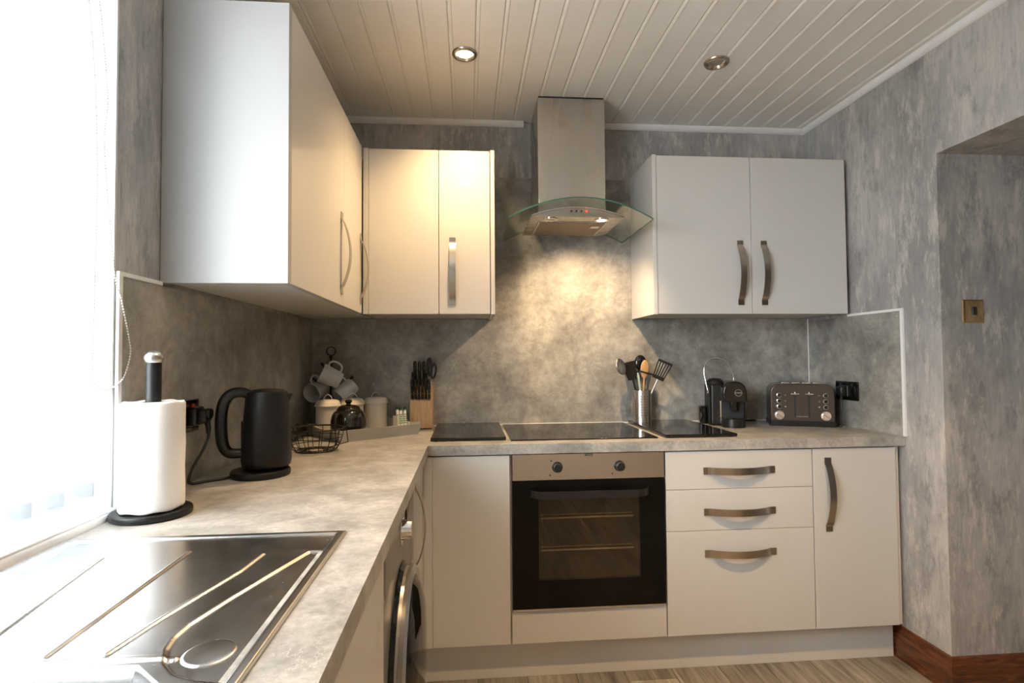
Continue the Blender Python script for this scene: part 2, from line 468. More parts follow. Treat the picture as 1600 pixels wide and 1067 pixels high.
# ------------------------------------------------------------------ splashback sheets with trims
zs = .8995
sp = thing('splashback', 'grey concrete-look splashback sheet behind the hob', 'splashback', (1.25, -.004, .9))
obj('sheet', NB().box((.008, -.008, .9), (W - .008, -.001, 1.4165)).box((.866, -.008, 1.4165), (1.567, -.001, 2.118)), M['splash'], sp)
obj('sealant', NB().box((.008, -.014, .9), (W - .008, -.008, .905)), M['trim'], sp)
obj('corner_strip', NB().box((.006, -.013, .9), (.012, -.008, 1.415)), M['splash'], sp)
obj('corner_strip', NB().box((2.4885, -.012, .9), (2.4925, -.008, 1.415)), M['trim'], sp)
sp = thing('splashback', 'grey concrete-look splashback sheet beside the window', 'splashback', (.004, -.7, .9))
obj('sheet', NB().box((.001, -1.428, .9), (.006, -.009, 1.408)), M['splash'], sp)
obj('edge_trim', NB().box((.001, -1.441, .9), (.009, -1.428, 1.418), .001), M['trim'], sp)
obj('edge_trim', NB().box((.001, -1.428, 1.408), (.009, -1.277, 1.418), .001), M['trim'], sp)
sp = thing('splashback', 'short grey concrete-look splashback beside the toaster', 'splashback', (W - .004, -.3, .9))
obj('sheet', NB().box((W - .006, -.604, .9), (W, -.008, 1.405)), M['splash'], sp)
obj('edge_trim', NB().box((W - .011, -.616, .9), (W, -.604, 1.416), .001), M['trim'], sp)
obj('edge_trim', NB().box((W - .011, -.604, 1.405), (W, -.30, 1.416), .001), M['trim'], sp)

# ------------------------------------------------------------------ worktop
WF = -.605; WX = .597; ZT = .9; ZB = .862
SX0, SX1, SY0, SY1 = .055, .495, -2.46, -1.64     # sink cut-out
b = NB()
b.box((.0, WF, ZB), (W, 0, ZT)); b.box((0, -1.64, ZB), (WX, WF, ZT)); b.box((0, SY0, ZB), (SX0, SY1, ZT))
b.box((SX1, SY0, ZB), (WX, SY1, ZT)); b.box((0, -3.9, ZB), (WX, SY0, ZT))
tag(obj('worktop', b, M['worktop']), 'pale concrete-look L-shaped worktop carrying sink and hob', 'worktop')

# ------------------------------------------------------------------ cabinets
def bow(name, p, along, out, parent, L=.29, wid=.027, depth=.030, t=.0035):
    p, al, ou = Vector(p), Vector(along), Vector(out)
    wv = al.cross(ou) * wid
    pts, nr = [], []
    N = 36; ft = .085
    for i in range(N + 1):
        s = i / N
        if s < ft or s > 1 - ft: d = 0
        else:
            q = (s - ft) / (1 - 2 * ft)
            d = depth * math.sin(PI * q) ** .75
        pts.append((s - .5) * L * al + ou * d + p)
    for i in range(N + 1):
        tg = (pts[min(i + 1, N)] - pts[max(i - 1, 0)]).normalized()
        n = ou - tg * ou.dot(tg); nr.append(n.normalized())
    return obj(name, NB().strip(pts, nr, wv, t), M['nickel'], parent, 50)
DB = .0016
def ydoor(x0, x1, z0, z1, yf, par, name='door', t=.019, mat='gloss'):
    return obj(name, NB().box((x0 + .0012, yf, z0 + .0008), (x1 - .0012, yf + t, z1 - .0008), DB, 2), M[mat], par)
def xdoor(y0, y1, z0, z1, xf, par, name='door', t=.019, mat='gloss'):
    return obj(name, NB().box((xf - t, y0 + .0012, z0 + .0008), (xf, y1 - .0012, z1 - .0008), DB, 2), M[mat], par)
UZ0, UZ1 = 1.415, 2.125
X_, Y_, Z_ = (1, 0, 0), (0, 1, 0), (0, 0, 1)
NY = (0, -1, 0)
# wall cabinet by the window
c = thing('wall_cabinet', 'tall-looking white gloss wall cabinet beside the window', 'cabinet', (.15, -.8, UZ0), group='white wall cabinets')
obj('carcass', NB().box((.0065, -1.258, UZ0 + .004), (.285, -.012, UZ1)), M['matte_white'], c)
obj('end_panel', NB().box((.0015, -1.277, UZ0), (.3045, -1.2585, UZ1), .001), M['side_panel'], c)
d = xdoor(-1.2585, -.672, UZ0, UZ1, .3055, c); bow('handle', (.3055, -.716, 1.60), Z_, X_, d)
d = xdoor(-.672, -.352, UZ0, UZ1, .3055, c); bow('handle', (.3055, -.378, 1.60), Z_, X_, d)
# corner wall cabinet on the back wall
c = thing('wall_cabinet', 'white gloss corner wall cabinet left of the hood', 'cabinet', (.59, -.17, UZ0), group='white wall cabinets')
obj('carcass', NB().box((.309, -.311, UZ0 + .004), (.848, -.009, UZ1)), M['matte_white'], c)
obj('corner_post', NB().box((.3075, -.338, UZ0), (.329, -.312, UZ1), .001), M['gloss'], c)
ydoor(.329, .6255, UZ0, UZ1, -.331, c)
d = ydoor(.6255, .846, UZ0, UZ1, -.331, c); bow('handle', (.684, -.331, 1.60), Z_, NY, d)
obj('end_panel', NB().box((.848, -.335, UZ0 - .001), (.866, -.0085, UZ1 + .003), .001), M['gloss'], c)
# wall cabinet right of the hood
c = thing('wall_cabinet', 'white gloss double wall cabinet right of the hood', 'cabinet', (2.02, -.17, UZ0), group='white wall cabinets')
obj('carcass', NB().box((1.587, -.311, UZ0 + .004), (2.472, -.009, UZ1)), M['matte_white'], c)
obj('end_panel', NB().box((1.567, -.333, UZ0 - .001), (1.586, -.0085, UZ1 + .003), .001), M['gloss'], c)
d = ydoor(1.5865, 2.0215, UZ0, UZ1, -.331, c); bow('handle', (1.968, -.331, 1.60), Z_, NY, d)
d = ydoor(2.0215, 2.4735, UZ0, UZ1, -.331, c); bow('handle', (2.078, -.331, 1.60), Z_, NY, d)
# base units along the back wall
BF, BZ0, BZ1 = -.597, .15, .857
c = thing('base_cabinet', 'plain white gloss base cabinet left of the oven', 'cabinet', (.75, -.3, .15), group='white base cabinets')
obj('carcass', NB().box((.60, BF + .02, BZ0 + .002), (.903, -.01, BZ1)), M['matte_white'], c)
obj('corner_post', NB().box((.578, BF, BZ0), (.6125, BF + .019, BZ1), .0006), M['gloss'], c)
ydoor(.612, .905, BZ0, BZ1, BF, c)
c = thing('oven_housing', 'white oven housing with plain panel under the oven', 'cabinet', (1.208, -.3, .15), group='white base cabinets')
b = NB(); b.box((.906, BF + .02, BZ0), (.912, -.01, BZ1)); b.box((1.504, BF + .02, BZ0), (1.510, -.01, BZ1)); b.box((.912, BF + .02, BZ0), (1.504, -.01, BZ0 + .012))
obj('carcass', b, M['matte_white'], c)
ydoor(.908, 1.5075, BZ0, .272, BF, c, 'filler_panel')
c = thing('drawer_cabinet', 'white gloss three-drawer base cabinet right of the oven', 'cabinet', (1.8, -.3, .15), group='white base cabinets')
obj('carcass', NB().box((1.512, BF + .02, BZ0 + .002), (2.106, -.01, BZ1)), M['matte_white'], c)
for z0, z1, hz in ((.7085, BZ1, .780), (.549, .7085, .621), (BZ0, .549, .461)):
    d = ydoor(1.509, 2.109, z0, z1, BF, c, 'drawer'); bow('handle', (1.806, BF, hz), X_, NY, d)
c = thing('base_cabinet', 'narrow white gloss base cabinet with upright handle by the passage', 'cabinet', (2.28, -.3, .15), group='white base cabinets')
obj('carcass', NB().box((2.112, BF + .02, BZ0 + .002), (2.460, -.01, BZ1)), M['matte_white'], c)
d = ydoor(2.1105, 2.4615, BZ0, BZ1, BF, c); bow('handle', (2.172, BF, .676), Z_, NY, d)
obj('end_panel', NB().box((2.4625, BF + .012, BZ0 - .002), (2.4815, -.01, BZ1), .001), M['plinth'], c)
tag(obj('plinth', NB().box((.50, -.545, 0), (2.472, -.528, .148), .001), M['plinth']), 'white plinth under the oven and drawers', 'plinth', 'white plinths')
tag(obj('plinth', NB().box((.49, -.925, 0), (.507, -.546, .148), .001).box((.49, -3.88, 0), (.507, -1.536, .148), .001), M['plinth']), 'white plinth under the window-side cabinets', 'plinth', 'white plinths')
# base units under the window side
LXF = .578
c = thing('base_cabinet', 'white gloss corner base cabinet between washing machine and oven run', 'cabinet', (.3, -.75, .15), group='white base cabinets')
obj('carcass', NB().box((.02, -.925, BZ0 + .002), (LXF - .02, -.02, BZ1)), M['matte_white'], c)
d = xdoor(-.925, -.602, BZ0, BZ1, LXF, c); bow('handle', (LXF, -.885, .688), Z_, X_, d)
c = thing('base_cabinet', 'white gloss sink base cabinet nearest the viewpoint', 'cabinet', (.3, -2.1, .15), group='white base cabinets')
b = NB(); b.box((.02, -3.88, BZ0), (LXF - .02, -1.536, .66)); b.box((.50, -3.88, .66), (LXF - .02, -1.536, BZ1)); b.box((.02, -1.556, .66), (.50, -1.536, BZ1))
obj('carcass', b, M['matte_white'], c)
xdoor(-2.136, -1.536, BZ0, BZ1, LXF, c); xdoor(-2.736, -2.136, BZ0, BZ1, LXF, c); xdoor(-3.88, -3.336, BZ0, BZ1, LXF, c); xdoor(-3.336, -2.736, BZ0, BZ1, LXF, c)

# ------------------------------------------------------------------ oven
OX0, OX1, OF = .9135, 1.5025, -.602
o = thing('oven', 'built-in black glass oven with steel control panel', 'oven', (1.208, -.35, .275))
b = NB(); t = .012
b.box((OX0 + .02, -.57, .29), (OX0 + .11, -.05, .75)); b.box((OX1 - .11, -.57, .29), (OX1 - .02, -.05, .75))
b.box((OX0 + .11, -.57, .29), (OX1 - .11, -.05, .34)); b.box((OX0 + .11, -.57, .70), (OX1 - .11, -.05, .75)); b.box((OX0 + .11, -.12, .34), (OX1 - .11, -.05, .70))
obj('cavity', b, M['cavity'], o)
p = obj('control_panel', NB().box((OX0, OF, .7605), (OX1, OF + .04, .859), .0015, 2), M['panel_steel'], o)
for kx in (1.085, 1.326):
    kn = NB(); kn.cyl((kx, OF, .809), (kx, OF - .006, .809), .021, .020, 28); kn.cyl((kx, OF - .006, .809), (kx, OF - .026, .809), .0175, .0155, 28)
    kn.box((kx - .0022, OF - .0275, .809), (kx + .0022, OF - .025, .824))
    k_ = obj('knob', kn, M['black'], p)
for mx, mz in ((1.062, .833), (1.057, .779), (1.298, .780)):
    obj('dial_mark', NB().cyl((mx, OF + .0002, mz), (mx, OF - .0006, mz), .003, None, 12), M['black'], p)
obj('badge', NB().box((1.192, OF - .0012, .8500), (1.222, OF + .001, .8575)), M['black'], p)
text_mesh('badge_lettering', 'ZANUSSI', .0058, Matrix.Translation(Vector((1.207, OF - .0014, .8537)) - Vector(o.location)) @ Matrix.Rotation(PI / 2, 4, 'X'), M['label'], p, .0002)
DX0, DX1, DZ0, DZ1 = OX0, OX1, .276, .7575
WX0, WX1, WZa, WZb = 1.012, 1.404, .385, .690
d = NB()
d.box((DX0, OF, DZ0), (WX0, OF + .02, DZ1)); d.box((WX1, OF, DZ0), (DX1, OF + .02, DZ1))
d.box((WX0, OF, DZ0), (WX1, OF + .02, WZa)); d.box((WX0, OF, WZb), (WX1, OF + .02, DZ1))
dd = obj('door', d, M['oven_black'], o)
obj('door_pane', NB().box((WX0, OF + .0, WZa), (WX1, OF + .004, WZb)), M['oven_pane'], dd)
obj('door_trim', NB().box((DX0, OF - .002, DZ0 - .002), (DX1, OF + .02, DZ0 + .004)), M['satin'], dd)
hd = NB(); hp = []
for s in [i / 24 for i in range(25)]:
    q = min(1, min(s, 1 - s) / .09); hp.append((.982 + s * .455, OF - .004 - .034 * math.sin(q * PI / 2), .713))
hd.strip(hp, [(0, -1, 0)] * 25, (0, 0, .026), .008)
obj('door_handle', hd, M['black'], dd)
for rz in (.605, .482):
    rk_ = obj('rack', NB().tube([(OX0 + .112, -.56, rz), (OX1 - .112, -.56, rz)], .0038, 8), M['satin'], o)
    obj('rack_bar', NB().tube([(OX0 + .112, -.548, rz + .010), (OX1 - .112, -.548, rz + .010)], .0022, 6), M['satin'], rk_)
    obj('rack_bar', NB().tube([(OX0 + .112, -.14, rz), (OX1 - .112, -.14, rz)], .0025, 6), M['wire'], rk_)  # back bar coloured dark for the shade inside the oven
    r2_ = NB()
    for i in range(10):
        xx = OX0 + .13 + i * (OX1 - OX0 - .26) / 9
        r2_.tube([(xx, -.556, rz), (xx, -.14, rz)], .0011, 5)
    rw_ = obj('shaded_rack_wires', r2_, M['wire'], rk_); rw_['kind'] = 'stuff'  # cross wires carry the oven's shade in their dark colour

# ------------------------------------------------------------------ hob and worktop savers
h = thing('hob', 'black ceramic glass hob set in the worktop', 'hob', (1.208, -.28, .9))
obj('glass_plate', NB().box((.914, -.532, .9), (1.506, -.03, .9055), .0015, 2), M['black_gloss'], h)
s_ = thing('worktop_saver', 'black glass worktop saver left of the hob', 'chopping board', (.75, -.26, .9), group='black glass worktop savers')
obj('board', NB().box((.600, -.510, .903), (.897, -.018, .914), .0015, 2), M['black_gloss'], s_)
for fx in (.62, .877):
    for fy in (-.49, -.04): obj('foot', NB().cyl((fx, fy, .9), (fx, fy, .903), .008, None, 12), M['rubber'], s_)
s_ = thing('worktop_saver', 'black glass worktop saver right of the hob', 'chopping board', (1.69, -.27, .9), group='black glass worktop savers')
obj('board', NB().box((1.536, -.535, .903), (1.834, -.022, .914), .0015, 2), M['black_gloss'], s_)
for fx in (1.556, 1.814):
    for fy in (-.515, -.045): obj('foot', NB().cyl((fx, fy, .9), (fx, fy, .903), .008, None, 12), M['rubber'], s_)

# ------------------------------------------------------------------ cooker hood
h = thing('cooker_hood', 'steel chimney cooker hood with curved glass canopy', 'cooker hood', (1.215, -.14, 1.79))
b = NB(); b.box((1.064, -.284, 1.855), (1.369, -.0085, 2.392), .002, 2)
obj('chimney', b, M['steel'], h)
obj('chimney_gap', NB().box((1.068, -.281, 2.392), (1.365, -.0085, 2.3995)), M['rubber'], h)
HX0, HX1, HC = .914, 1.512, 1.213
def arch(x, z0=1.790, rise=.080):
    q = (x - HC) / ((HX1 - HX0) / 2); return z0 + rise * (1 - q * q)
g = NB(); N = 40; T = .006; rows = []
for i in range(N + 1):
    x = HX0 + (HX1 - HX0) * i / N; q = (x - HC) / .299
    yf = -.500 - .018 * (1 - q * q); z = arch(x)
    rows.append([g.b.verts.new((x, yf, z)), g.b.verts.new((x, yf, z + T)), g.b.verts.new((x, -.04, z + T)), g.b.verts.new((x, -.04, z))])
edge_faces = []
for a, c2 in zip(rows, rows[1:]):
    g.bridge(a, c2)
g.cap(rows[0], True); g.cap(rows[-1])
ca = obj('canopy', g, M['hood_glass'], h)
ca.data.materials.append(M['glass_edge'])
for p in ca.data.polygons:
    if abs(p.normal.y) > .5 or (abs(p.normal.x) > .9): p.material_index = 1
b = NB(); secs = []
BX0, BX1 = 1.006, 1.392
for yy, zb in ((-.488, 1.800), (-.15, 1.800)):
    up, dn = [], []
    for i in range(21):
        x = BX0 + (BX1 - BX0) * i / 20; q = (i / 10 - 1)
        up.append((x, 1.803 + .036 * (1 - q * q)))
    secs.append([b.b.verts.new((x, yy, z)) for x, z in up] + [b.b.verts.new((BX1, yy, zb)), b.b.verts.new((BX0, yy, zb))])
b.bridge(secs[0], secs[1]); b.cap(secs[0], True); b.cap(secs[1])
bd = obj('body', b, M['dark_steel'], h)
r_ = NB(); r_.tube([(BX0 + (BX1 - BX0) * i / 20, -.489, 1.804 + .036 * (1 - (i / 10 - 1) ** 2)) for i in range(21)], .0028, 6)
obj('edge_rail', r_, M['chrome'], bd)
obj('filter_frame', NB().box((1.047, -.410, 1.797), (1.342, -.178, 1.8005)), M['satin'], bd)
fl_ = obj('filter', NB().box((1.054, -.403, 1.7955), (1.335, -.185, 1.799)), M['filter'], bd)
obj('filter_catch', NB().box((1.285, -.36, 1.793), (1.322, -.325, 1.797)), M['satin'], fl_)
for lx, on in ((1.093, 0), (1.308, 1)):
    bz = obj('lamp_bezel', NB().lathe([(.018, 1.801), (.030, 1.801), (.030, 1.797), (.021, 1.796), (.018, 1.7985)], (lx, -.446, 0), 24, True), M['chrome'], bd)
    obj('lamp_lens', NB().lathe([(0, 1.7975), (.018, 1.7975), (.018, 1.801)], (lx, -.446, 0), 20), M['bulb_on'] if on else M['bulb_off'], bd)
for i, bx in enumerate((1.172, 1.193, 1.214, 1.235)):
    obj('button', NB().cyl((bx, -.487, 1.824), (bx, -.492, 1.824), .0042, None, 14), M['red'] if i == 3 else M['black'], bd)
def lamp(name, loc, energy, size_deg, blend, radius=.03, color=WARM, rot=(0, 0, 0), parent=None):
    L = bpy.data.lights.new(name, 'SPOT'); L.energy = energy; L.color = color; L.spot_size = math.radians(size_deg); L.spot_blend = blend
    L.shadow_soft_size = radius
    lo = bpy.data.objects.new(name, L); COL.objects.link(lo); lo.location = loc; lo.rotation_euler = rot
    return lo
lamp('hood_lamp_light', (1.308, -.446, 1.789), HOOD, 112, .9, .014, (1.0, .70, .40), (math.radians(35), 0, 0))

# ------------------------------------------------------------------ downlights
def downlight(x, y, lit, label):
    d = thing('downlight', label, 'downlight', (x, y, H), group='recessed ceiling downlights')
    obj('bezel', NB().lathe([(.030, H + .001), (.049, H + .001), (.049, H - .003), (.045, H - .009), (.037, H - .010), (.031, H - .002)], (x, y, 0), 36, True), M['nickel'], d)
    if lit:
        obj('bulb', NB().lathe([(0, H - .0035), (.02, H - .0032), (.029, H - .001), (.029, H + .001)], (x, y, 0), 28), M['bulb_on'], d)
        lamp('downlight_light', (x, y, H - .016), lit, 126 if lit == LAMP else 100, 1, .028)
    else:
        obj('bulb', NB().lathe([(0, H - .0025), (.010, H - .003), (.022, H - .0015), (.029, H - .001), (.029, H + .001)], (x, y, 0), 28), M['bulb_off'], d)
downlight(.741, -.598, LAMP, 'lit ceiling downlight above the left worktop corner')
downlight(1.742, -.605, 0, 'unlit ceiling downlight above the drawer side')
downlight(.741, -1.60, REAR * .22, 'lit ceiling downlight above the sink side')
downlight(1.742, -1.60, REAR, 'unseen ceiling downlight added as warm fill in the middle of the room')  # added out of view as warm fill
downlight(1.742, -2.9, REAR, 'unseen fill downlight added behind the viewpoint on the passage side')  # out of view too, added to warm the room from behind

# ------------------------------------------------------------------ washing machine
w_ = thing('washing_machine', 'silver grey washing machine under the worktop', 'washing machine', (.3, -1.23, 0))
WMX = .572
obj('body', NB().box((.06, -1.526, .012), (WMX - .02, -.934, .855), .004).box((WMX - .02, -1.526, .012), (WMX, -.934, .712), .006, 2), M['wmgrey'], w_)
for fx in (.12, .50):
    for fy in (-1.48, -.98): obj('foot', NB().cyl((fx, fy, 0), (fx, fy, .012), .02), M['rubber'], w_)
pnl = obj('control_panel', NB().prism([(WMX - .02, .714), (WMX + .004, .714), (WMX - .002, .856), (WMX - .02, .856)], lambda u, v, d: (u, d, v), -1.526, -.934), M['wmgrey'], w_)
obj('detergent_drawer', NB().box((WMX - .004, -1.515, .730), (WMX + .006, -1.335, .846), .004, 2), M['wmgrey'], pnl)
obj('display', NB().box((WMX - .004, -1.12, .76), (WMX + .005, -.96, .82), .002), M['black_gloss'], pnl)
kn = NB(); kn.cyl((WMX - .002, -1.225, .785), (WMX + .006, -1.225, .785), .038, .038, 32); kn.cyl((WMX + .006, -1.225, .785), (WMX + .03, -1.225, .785), .026, .022, 32)
obj('dial', kn, M['chrome'], pnl)
def xlathe(prof, c, n=48, close=False):
    """profile of (radius, x) turned about an axis along x"""
    b = MB(); b.lathe(prof, (0, 0, 0), n, close)
    return b.xform(0, Matrix.Translation(Vector(c)) @ Matrix.Rotation(PI / 2, 4, 'Y'))
dc = (WMX, -1.23, .47)
dr = obj('door', xlathe([(.225, -.004), (.225, .004), (.215, .012), (.20, .006), (.175, .004), (.165, -.004)], dc, 56, True), M['black_gloss'], w_)
obj('chrome_ring', xlathe([(.214, .020), (.216, .030), (.208, .037), (.190, .034), (.186, .022)], dc, 56, True), M['satin'], dr)
obj('door_rim', xlathe([(.214, .0), (.210, .026), (.186, .03), (.180, .0)], dc, 56, True), M['wmgrey'], dr)
obj('porthole', xlathe([(.186, .030), (.17, .046), (.13, .058), (.06, .064), (0, .065)], dc, 48), M['black_gloss'], dr)

# ------------------------------------------------------------------ sink with drainer
def lerp(pts, y):
    for (x0, y0), (x1, y1) in zip(pts, pts[1:]):
        if y1 <= y <= y0: return x0 + (x1 - x0) * (y0 - y) / (y0 - y1)
    return pts[0][0] if y > pts[0][1] else pts[-1][0]
def sm(e0, e1, v):
    t = max(0, min(1, (v - e0) / (e1 - e0))); return t * t * (3 - 2 * t)
PX0, PX1, PY0, PY1 = .030, .520, -2.5, -1.600
RIBS = [([(.052, -1.66), (.060, -2.0)], -1.66, -2.0), ([(.147, -1.700), (.196, -1.99)], -1.70, -1.995), ([(.276, -1.682), (.284, -2.01)], -1.682, -2.01), ([(.405, -1.708), (.398, -1.78), (.362, -1.93), (.348, -2.01)], -1.708, -2.01)]
EDGE = [(.478, -1.70), (.459, -1.758), (.423, -1.874), (.404, -1.945), (.402, -1.975), (.407, -2.002), (.421, -2.033), (.442, -2.055), (.469, -2.068), (.50, -2.075)]
def sink_h(x, y):
    e = min(x - PX0, PX1 - x, y - PY0, PY1 - y)
    h = .0010 + .0036 * sm(0, .003, e)
    h -= .0034 * sm(.013, .019, e)
    if e > .019:
        inner = sm(.019, .03, e)
        for pts, ya, yb in RIBS:
            xc = lerp(pts, max(min(y, ya), yb)); dy = max(0, y - ya, yb - y); dd = math.hypot(x - xc, dy)
            h += .0024 * max(0, 1 - (dd / .0044) ** 2) * inner
        # recessed channel towards the waste lobe
        if y > -2.075:
            xe = lerp(EDGE, y)
            if y < -1.70: h -= .0026 * sm(xe - .003, xe + .005, x) * sm(PX1 - .0, PX1 - .022, x)
            dl = abs(x - xe)
            if y < -1.70: h += .0005 * max(0, 1 - (dl / .003) ** 2)
        # step at the end of the drainer and the bowl beyond it
        if x < .43: h += .0022 * max(0, 1 - (abs(y + 2.022) / .006) ** 2)
        bx = min(x - .075, .475 - x, y + 2.47, -2.035 - y - (max(0, x - .395) * .9))
        h -= .165 * sm(0, .03, bx) if bx > 0 else 0
    return h
b = NB(); nx, ny = 280, 400; g = []
for j in range(ny + 1):
    y = PY1 + (PY0 - PY1) * j / ny
    g.append([b.b.verts.new((PX0 + (PX1 - PX0) * i / nx, y, .9 + sink_h(PX0 + (PX1 - PX0) * i / nx, y))) for i in range(nx + 1)])
for j in range(ny): b.bridge(g[j], g[j + 1], False)
sk_ = thing('sink', 'stainless steel inset sink with ribbed drainer', 'sink', (.28, -2.05, .9))
so = obj('drainer_and_bowl', b, M['sink'], sk_, 60)
wd = NB(); wd.lathe([(.0, .9005), (.024, .9006), (.0275, .8998), (.0285, .8985), (.0285, .8965)], (.459, -2.012, 0), 36)
obj('overflow_cap', wd, M['sink'], sk_)

# ------------------------------------------------------------------ vertical blind and its bead chain
vb = thing('vertical_blind', 'white vertical louvre blind drawn across the window', 'blind', (-.07, -2.2, WZ1))
obj('headrail', NB().box((-.095, WY0 + .01, WZ1 - .04), (-.05, WY1 - .01, WZ1 - .007), .003), M['upvc'], vb)
BXc = -.062; ANG = math.radians(40)
n = 0; y = -1.476
while y > WY0 + .03:
    dx, dy = math.sin(ANG) * .0445, math.cos(ANG) * .0445
    z0 = .945
    b = NB(); cols = []
    for i in range(5):
        s = i / 2 - 1; bow_ = .004 * (1 - s * s)
        cols.append((BXc + dx * s + bow_, y + dy * s))
    lo = [b.b.verts.new((cx, cy, z0)) for cx, cy in cols]; hi = [b.b.verts.new((cx, cy, WZ1 - .042)) for cx, cy in cols]
    b.bridge(lo, hi, False)
    sl = obj('slat', b, M['fabric'], vb)
    obj('weight', NB().box((BXc - .003, y - .04, z0), (BXc + .004, y + .04, z0 + .028), .001).xform(0, Matrix.Translation((BXc, y, 0)) @ Matrix.Rotation(-ANG, 4, 'Z') @ Matrix.Translation((-BXc, -y, 0))), M['fabric'], sl)
    y -= .0795
lk = NB(); yy = -1.45; pts = []
while yy > WY0 + .05:
    pts.append((BXc + .012, yy, 0.951 - .004 * math.sin(abs(yy + 1.45) / .0795 * PI) ** 2)); yy -= .0265
lk.tube(pts, .0012, 5); obj('bottom_chain', lk, M['bead'], vb)
def smooth_path(P, n):
    P = [Vector(p) for p in P]; out = []
    for i in range(len(P) - 1):
        p0, p1, p2, p3 = P[max(i - 1, 0)], P[i], P[i + 1], P[min(i + 2, len(P) - 1)]
        for k in range(n):
            t = k / n
            out.append(.5 * ((2 * p1) + (-p0 + p2) * t + (2 * p0 - 5 * p1 + 4 * p2 - p3) * t * t + (-p0 + 3 * p1 - 3 * p2 + p3) * t ** 3))
    out.append(P[-1]); return out
CH = [(-.055, -1.475, 2.165), (-.02, -1.478, 2.0), (.008, -1.488, 1.775), (.010, -1.498, 1.66), (.012, -1.465, 1.42), (.014, -1.442, 1.355), (.014, -1.414, 1.272), (.014, -1.410, 1.238), (.014, -1.430, 1.192), (.014, -1.460, 1.173), (.012, -1.490, 1.167), (.010, -1.511, 1.18), (.008, -1.52, 1.20), (.006, -1.514, 1.40), (.004, -1.51, 1.634), (-.02, -1.495, 1.9), (-.055, -1.49, 2.165)]
cpth = smooth_path(CH, 24)
b = NB(); b.tube(cpth, .0006, 4)
acc = 0
for p, q in zip(cpth, cpth[1:]):
    L = (q - p).length; acc += L
    while acc >= .0062:
        acc -= .0062; c_ = q - (q - p).normalized() * acc
        k_ = b.mark(); bmesh.ops.create_icosphere(b.b, subdivisions=1, radius=.0021, matrix=Matrix.Translation(c_))
bc = obj('bead_chain', b, M['bead'], vb); bc['kind'] = 'stuff'

# ------------------------------------------------------------------ paper towel
KX, KY = .083, -1.445
t = thing('paper_towel_holder', 'black paper towel stand with steel ball top', 'towel holder', (KX, KY, .9))
obj('base', NB().lathe([(0, .9), (.072, .9), (.0755, .903), (.0755, .911), (.073, .914), (0, .914)], (KX, KY, 0), 48), M['matt_black'], t)
obj('pole', NB().lathe([(0, .914), (.0145, .914), (.0145, 1.222), (.013, 1.226), (0, 1.226)], (KX, KY, 0), 24), M['matt_black'], t)
obj('ball_finial', NB().sphere((KX, KY, 1.232), .0185, 24, 14, (1, 1, .88)), M['satin'], t)
t = thing('paper_towel_roll', 'white paper towel roll on the black stand', 'paper towel', (KX, KY, .914))
b = NB(); N = 72
ring = lambda z, off, flat: [b.b.verts.new((KX + math.cos(2 * PI * i / N) * (.0585 + off + .0012 * math.sin(5 * 2 * PI * i / N) * flat + (.003 * i / N)), KY + math.sin(2 * PI * i / N) * (.0585 + off + .0012 * math.sin(5 * 2 * PI * i / N) * flat + (.003 * i / N)), z + .0012 * math.sin(7 * 2 * PI * i / N + z * 9))) for i in range(N)]
rs = [ring(.917, -.003, 1), ring(.922, .0, 1), ring(.96, .0006, .6), ring(1.0, -.0006, .6), ring(1.05, .0004, .8), ring(1.09, -.0003, .8), ring(1.134, 0, .6), ring(1.139, -.003, .6)]
for a, c2 in zip(rs, rs[1:]): b.bridge(a, c2)
inn = [b.ring(Vector((KX, KY, 1.139)), Vector(X_), Vector(Y_), .021, N), b.ring(Vector((KX, KY, .917)), Vector(X_), Vector(Y_), .021, N)]
b.bridge(rs[-1], inn[0]); b.bridge(inn[1], rs[0])
obj('paper', b, M['paper_roll'], t, 50)
obj('core', NB().lathe([(.021, .917), (.021, 1.1385), (.019, 1.1385), (.019, .917)], (KX, KY, 0), 32, True), M['card'], t)

# ------------------------------------------------------------------ kettle
QX, QY = .163, -1.062
k = thing('kettle', 'matt black electric kettle on its round base', 'kettle', (QX, QY, .9))
obj('power_base', NB().lathe([(0, .9), (.076, .9), (.079, .903), (.079, .914), (.076, .918), (.03, .920), (0, .920)], (QX, QY, 0), 44), M['matt_black'], k)
hv = Vector((-.94, -.34, 0)).normalized(); qc = Vector((QX, QY, 0)) - hv * .015
bd = obj('body', NB().lathe([(0, .922), (.056, .922), (.0635, .930), (.0665, .944), (.0660, .975), (.0630, 1.03), (.0590, 1.09), (.0555, 1.128), (.0535, 1.1345), (.0520, 1.1345), (.0510, 1.128), (0, 1.128)], qc, 48), M['matt_black'], k)
obj('lid', NB().lathe([(0, 1.1445), (.02, 1.144), (.04, 1.141), (.050, 1.136), (.0505, 1.130), (0, 1.130)], qc, 40), M['matt_black'], k)
hp = smooth_path([qc + hv * r + Vector((0, 0, z)) for r, z in ((.046, 1.128), (.066, 1.136), (.091, 1.131), (.108, 1.110), (.115, 1.07), (.114, 1.02), (.108, .986), (.092, .968), (.060, .966))], 6)
hm = NB(); hm.tube(hp, [.0135 + .0022 * math.sin(PI * i / (len(hp) - 1)) for i in range(len(hp))], 14)
obj('handle', hm, M['black'], k, 60)
sp_ = NB(); sv = -hv; pv = Vector((-sv.y, sv.x, 0)); pr = []
for r, z, wd_ in ((.052, 1.095, .006), (.060, 1.110, .014), (.068, 1.128, .018)):
    c_ = qc + sv * r + Vector((0, 0, z)); pr.append([c_ + pv * wd_ - sv * .012, c_ + pv * wd_ * .4, c_ - pv * wd_ * .4, c_ - pv * wd_ - sv * .012])
rr = [[sp_.b.verts.new(q) for q in p_] for p_ in pr]
for a, c2 in zip(rr, rr[1:]): sp_.bridge(a, c2)
sp_.cap(rr[0], True); sp_.cap(rr[-1])
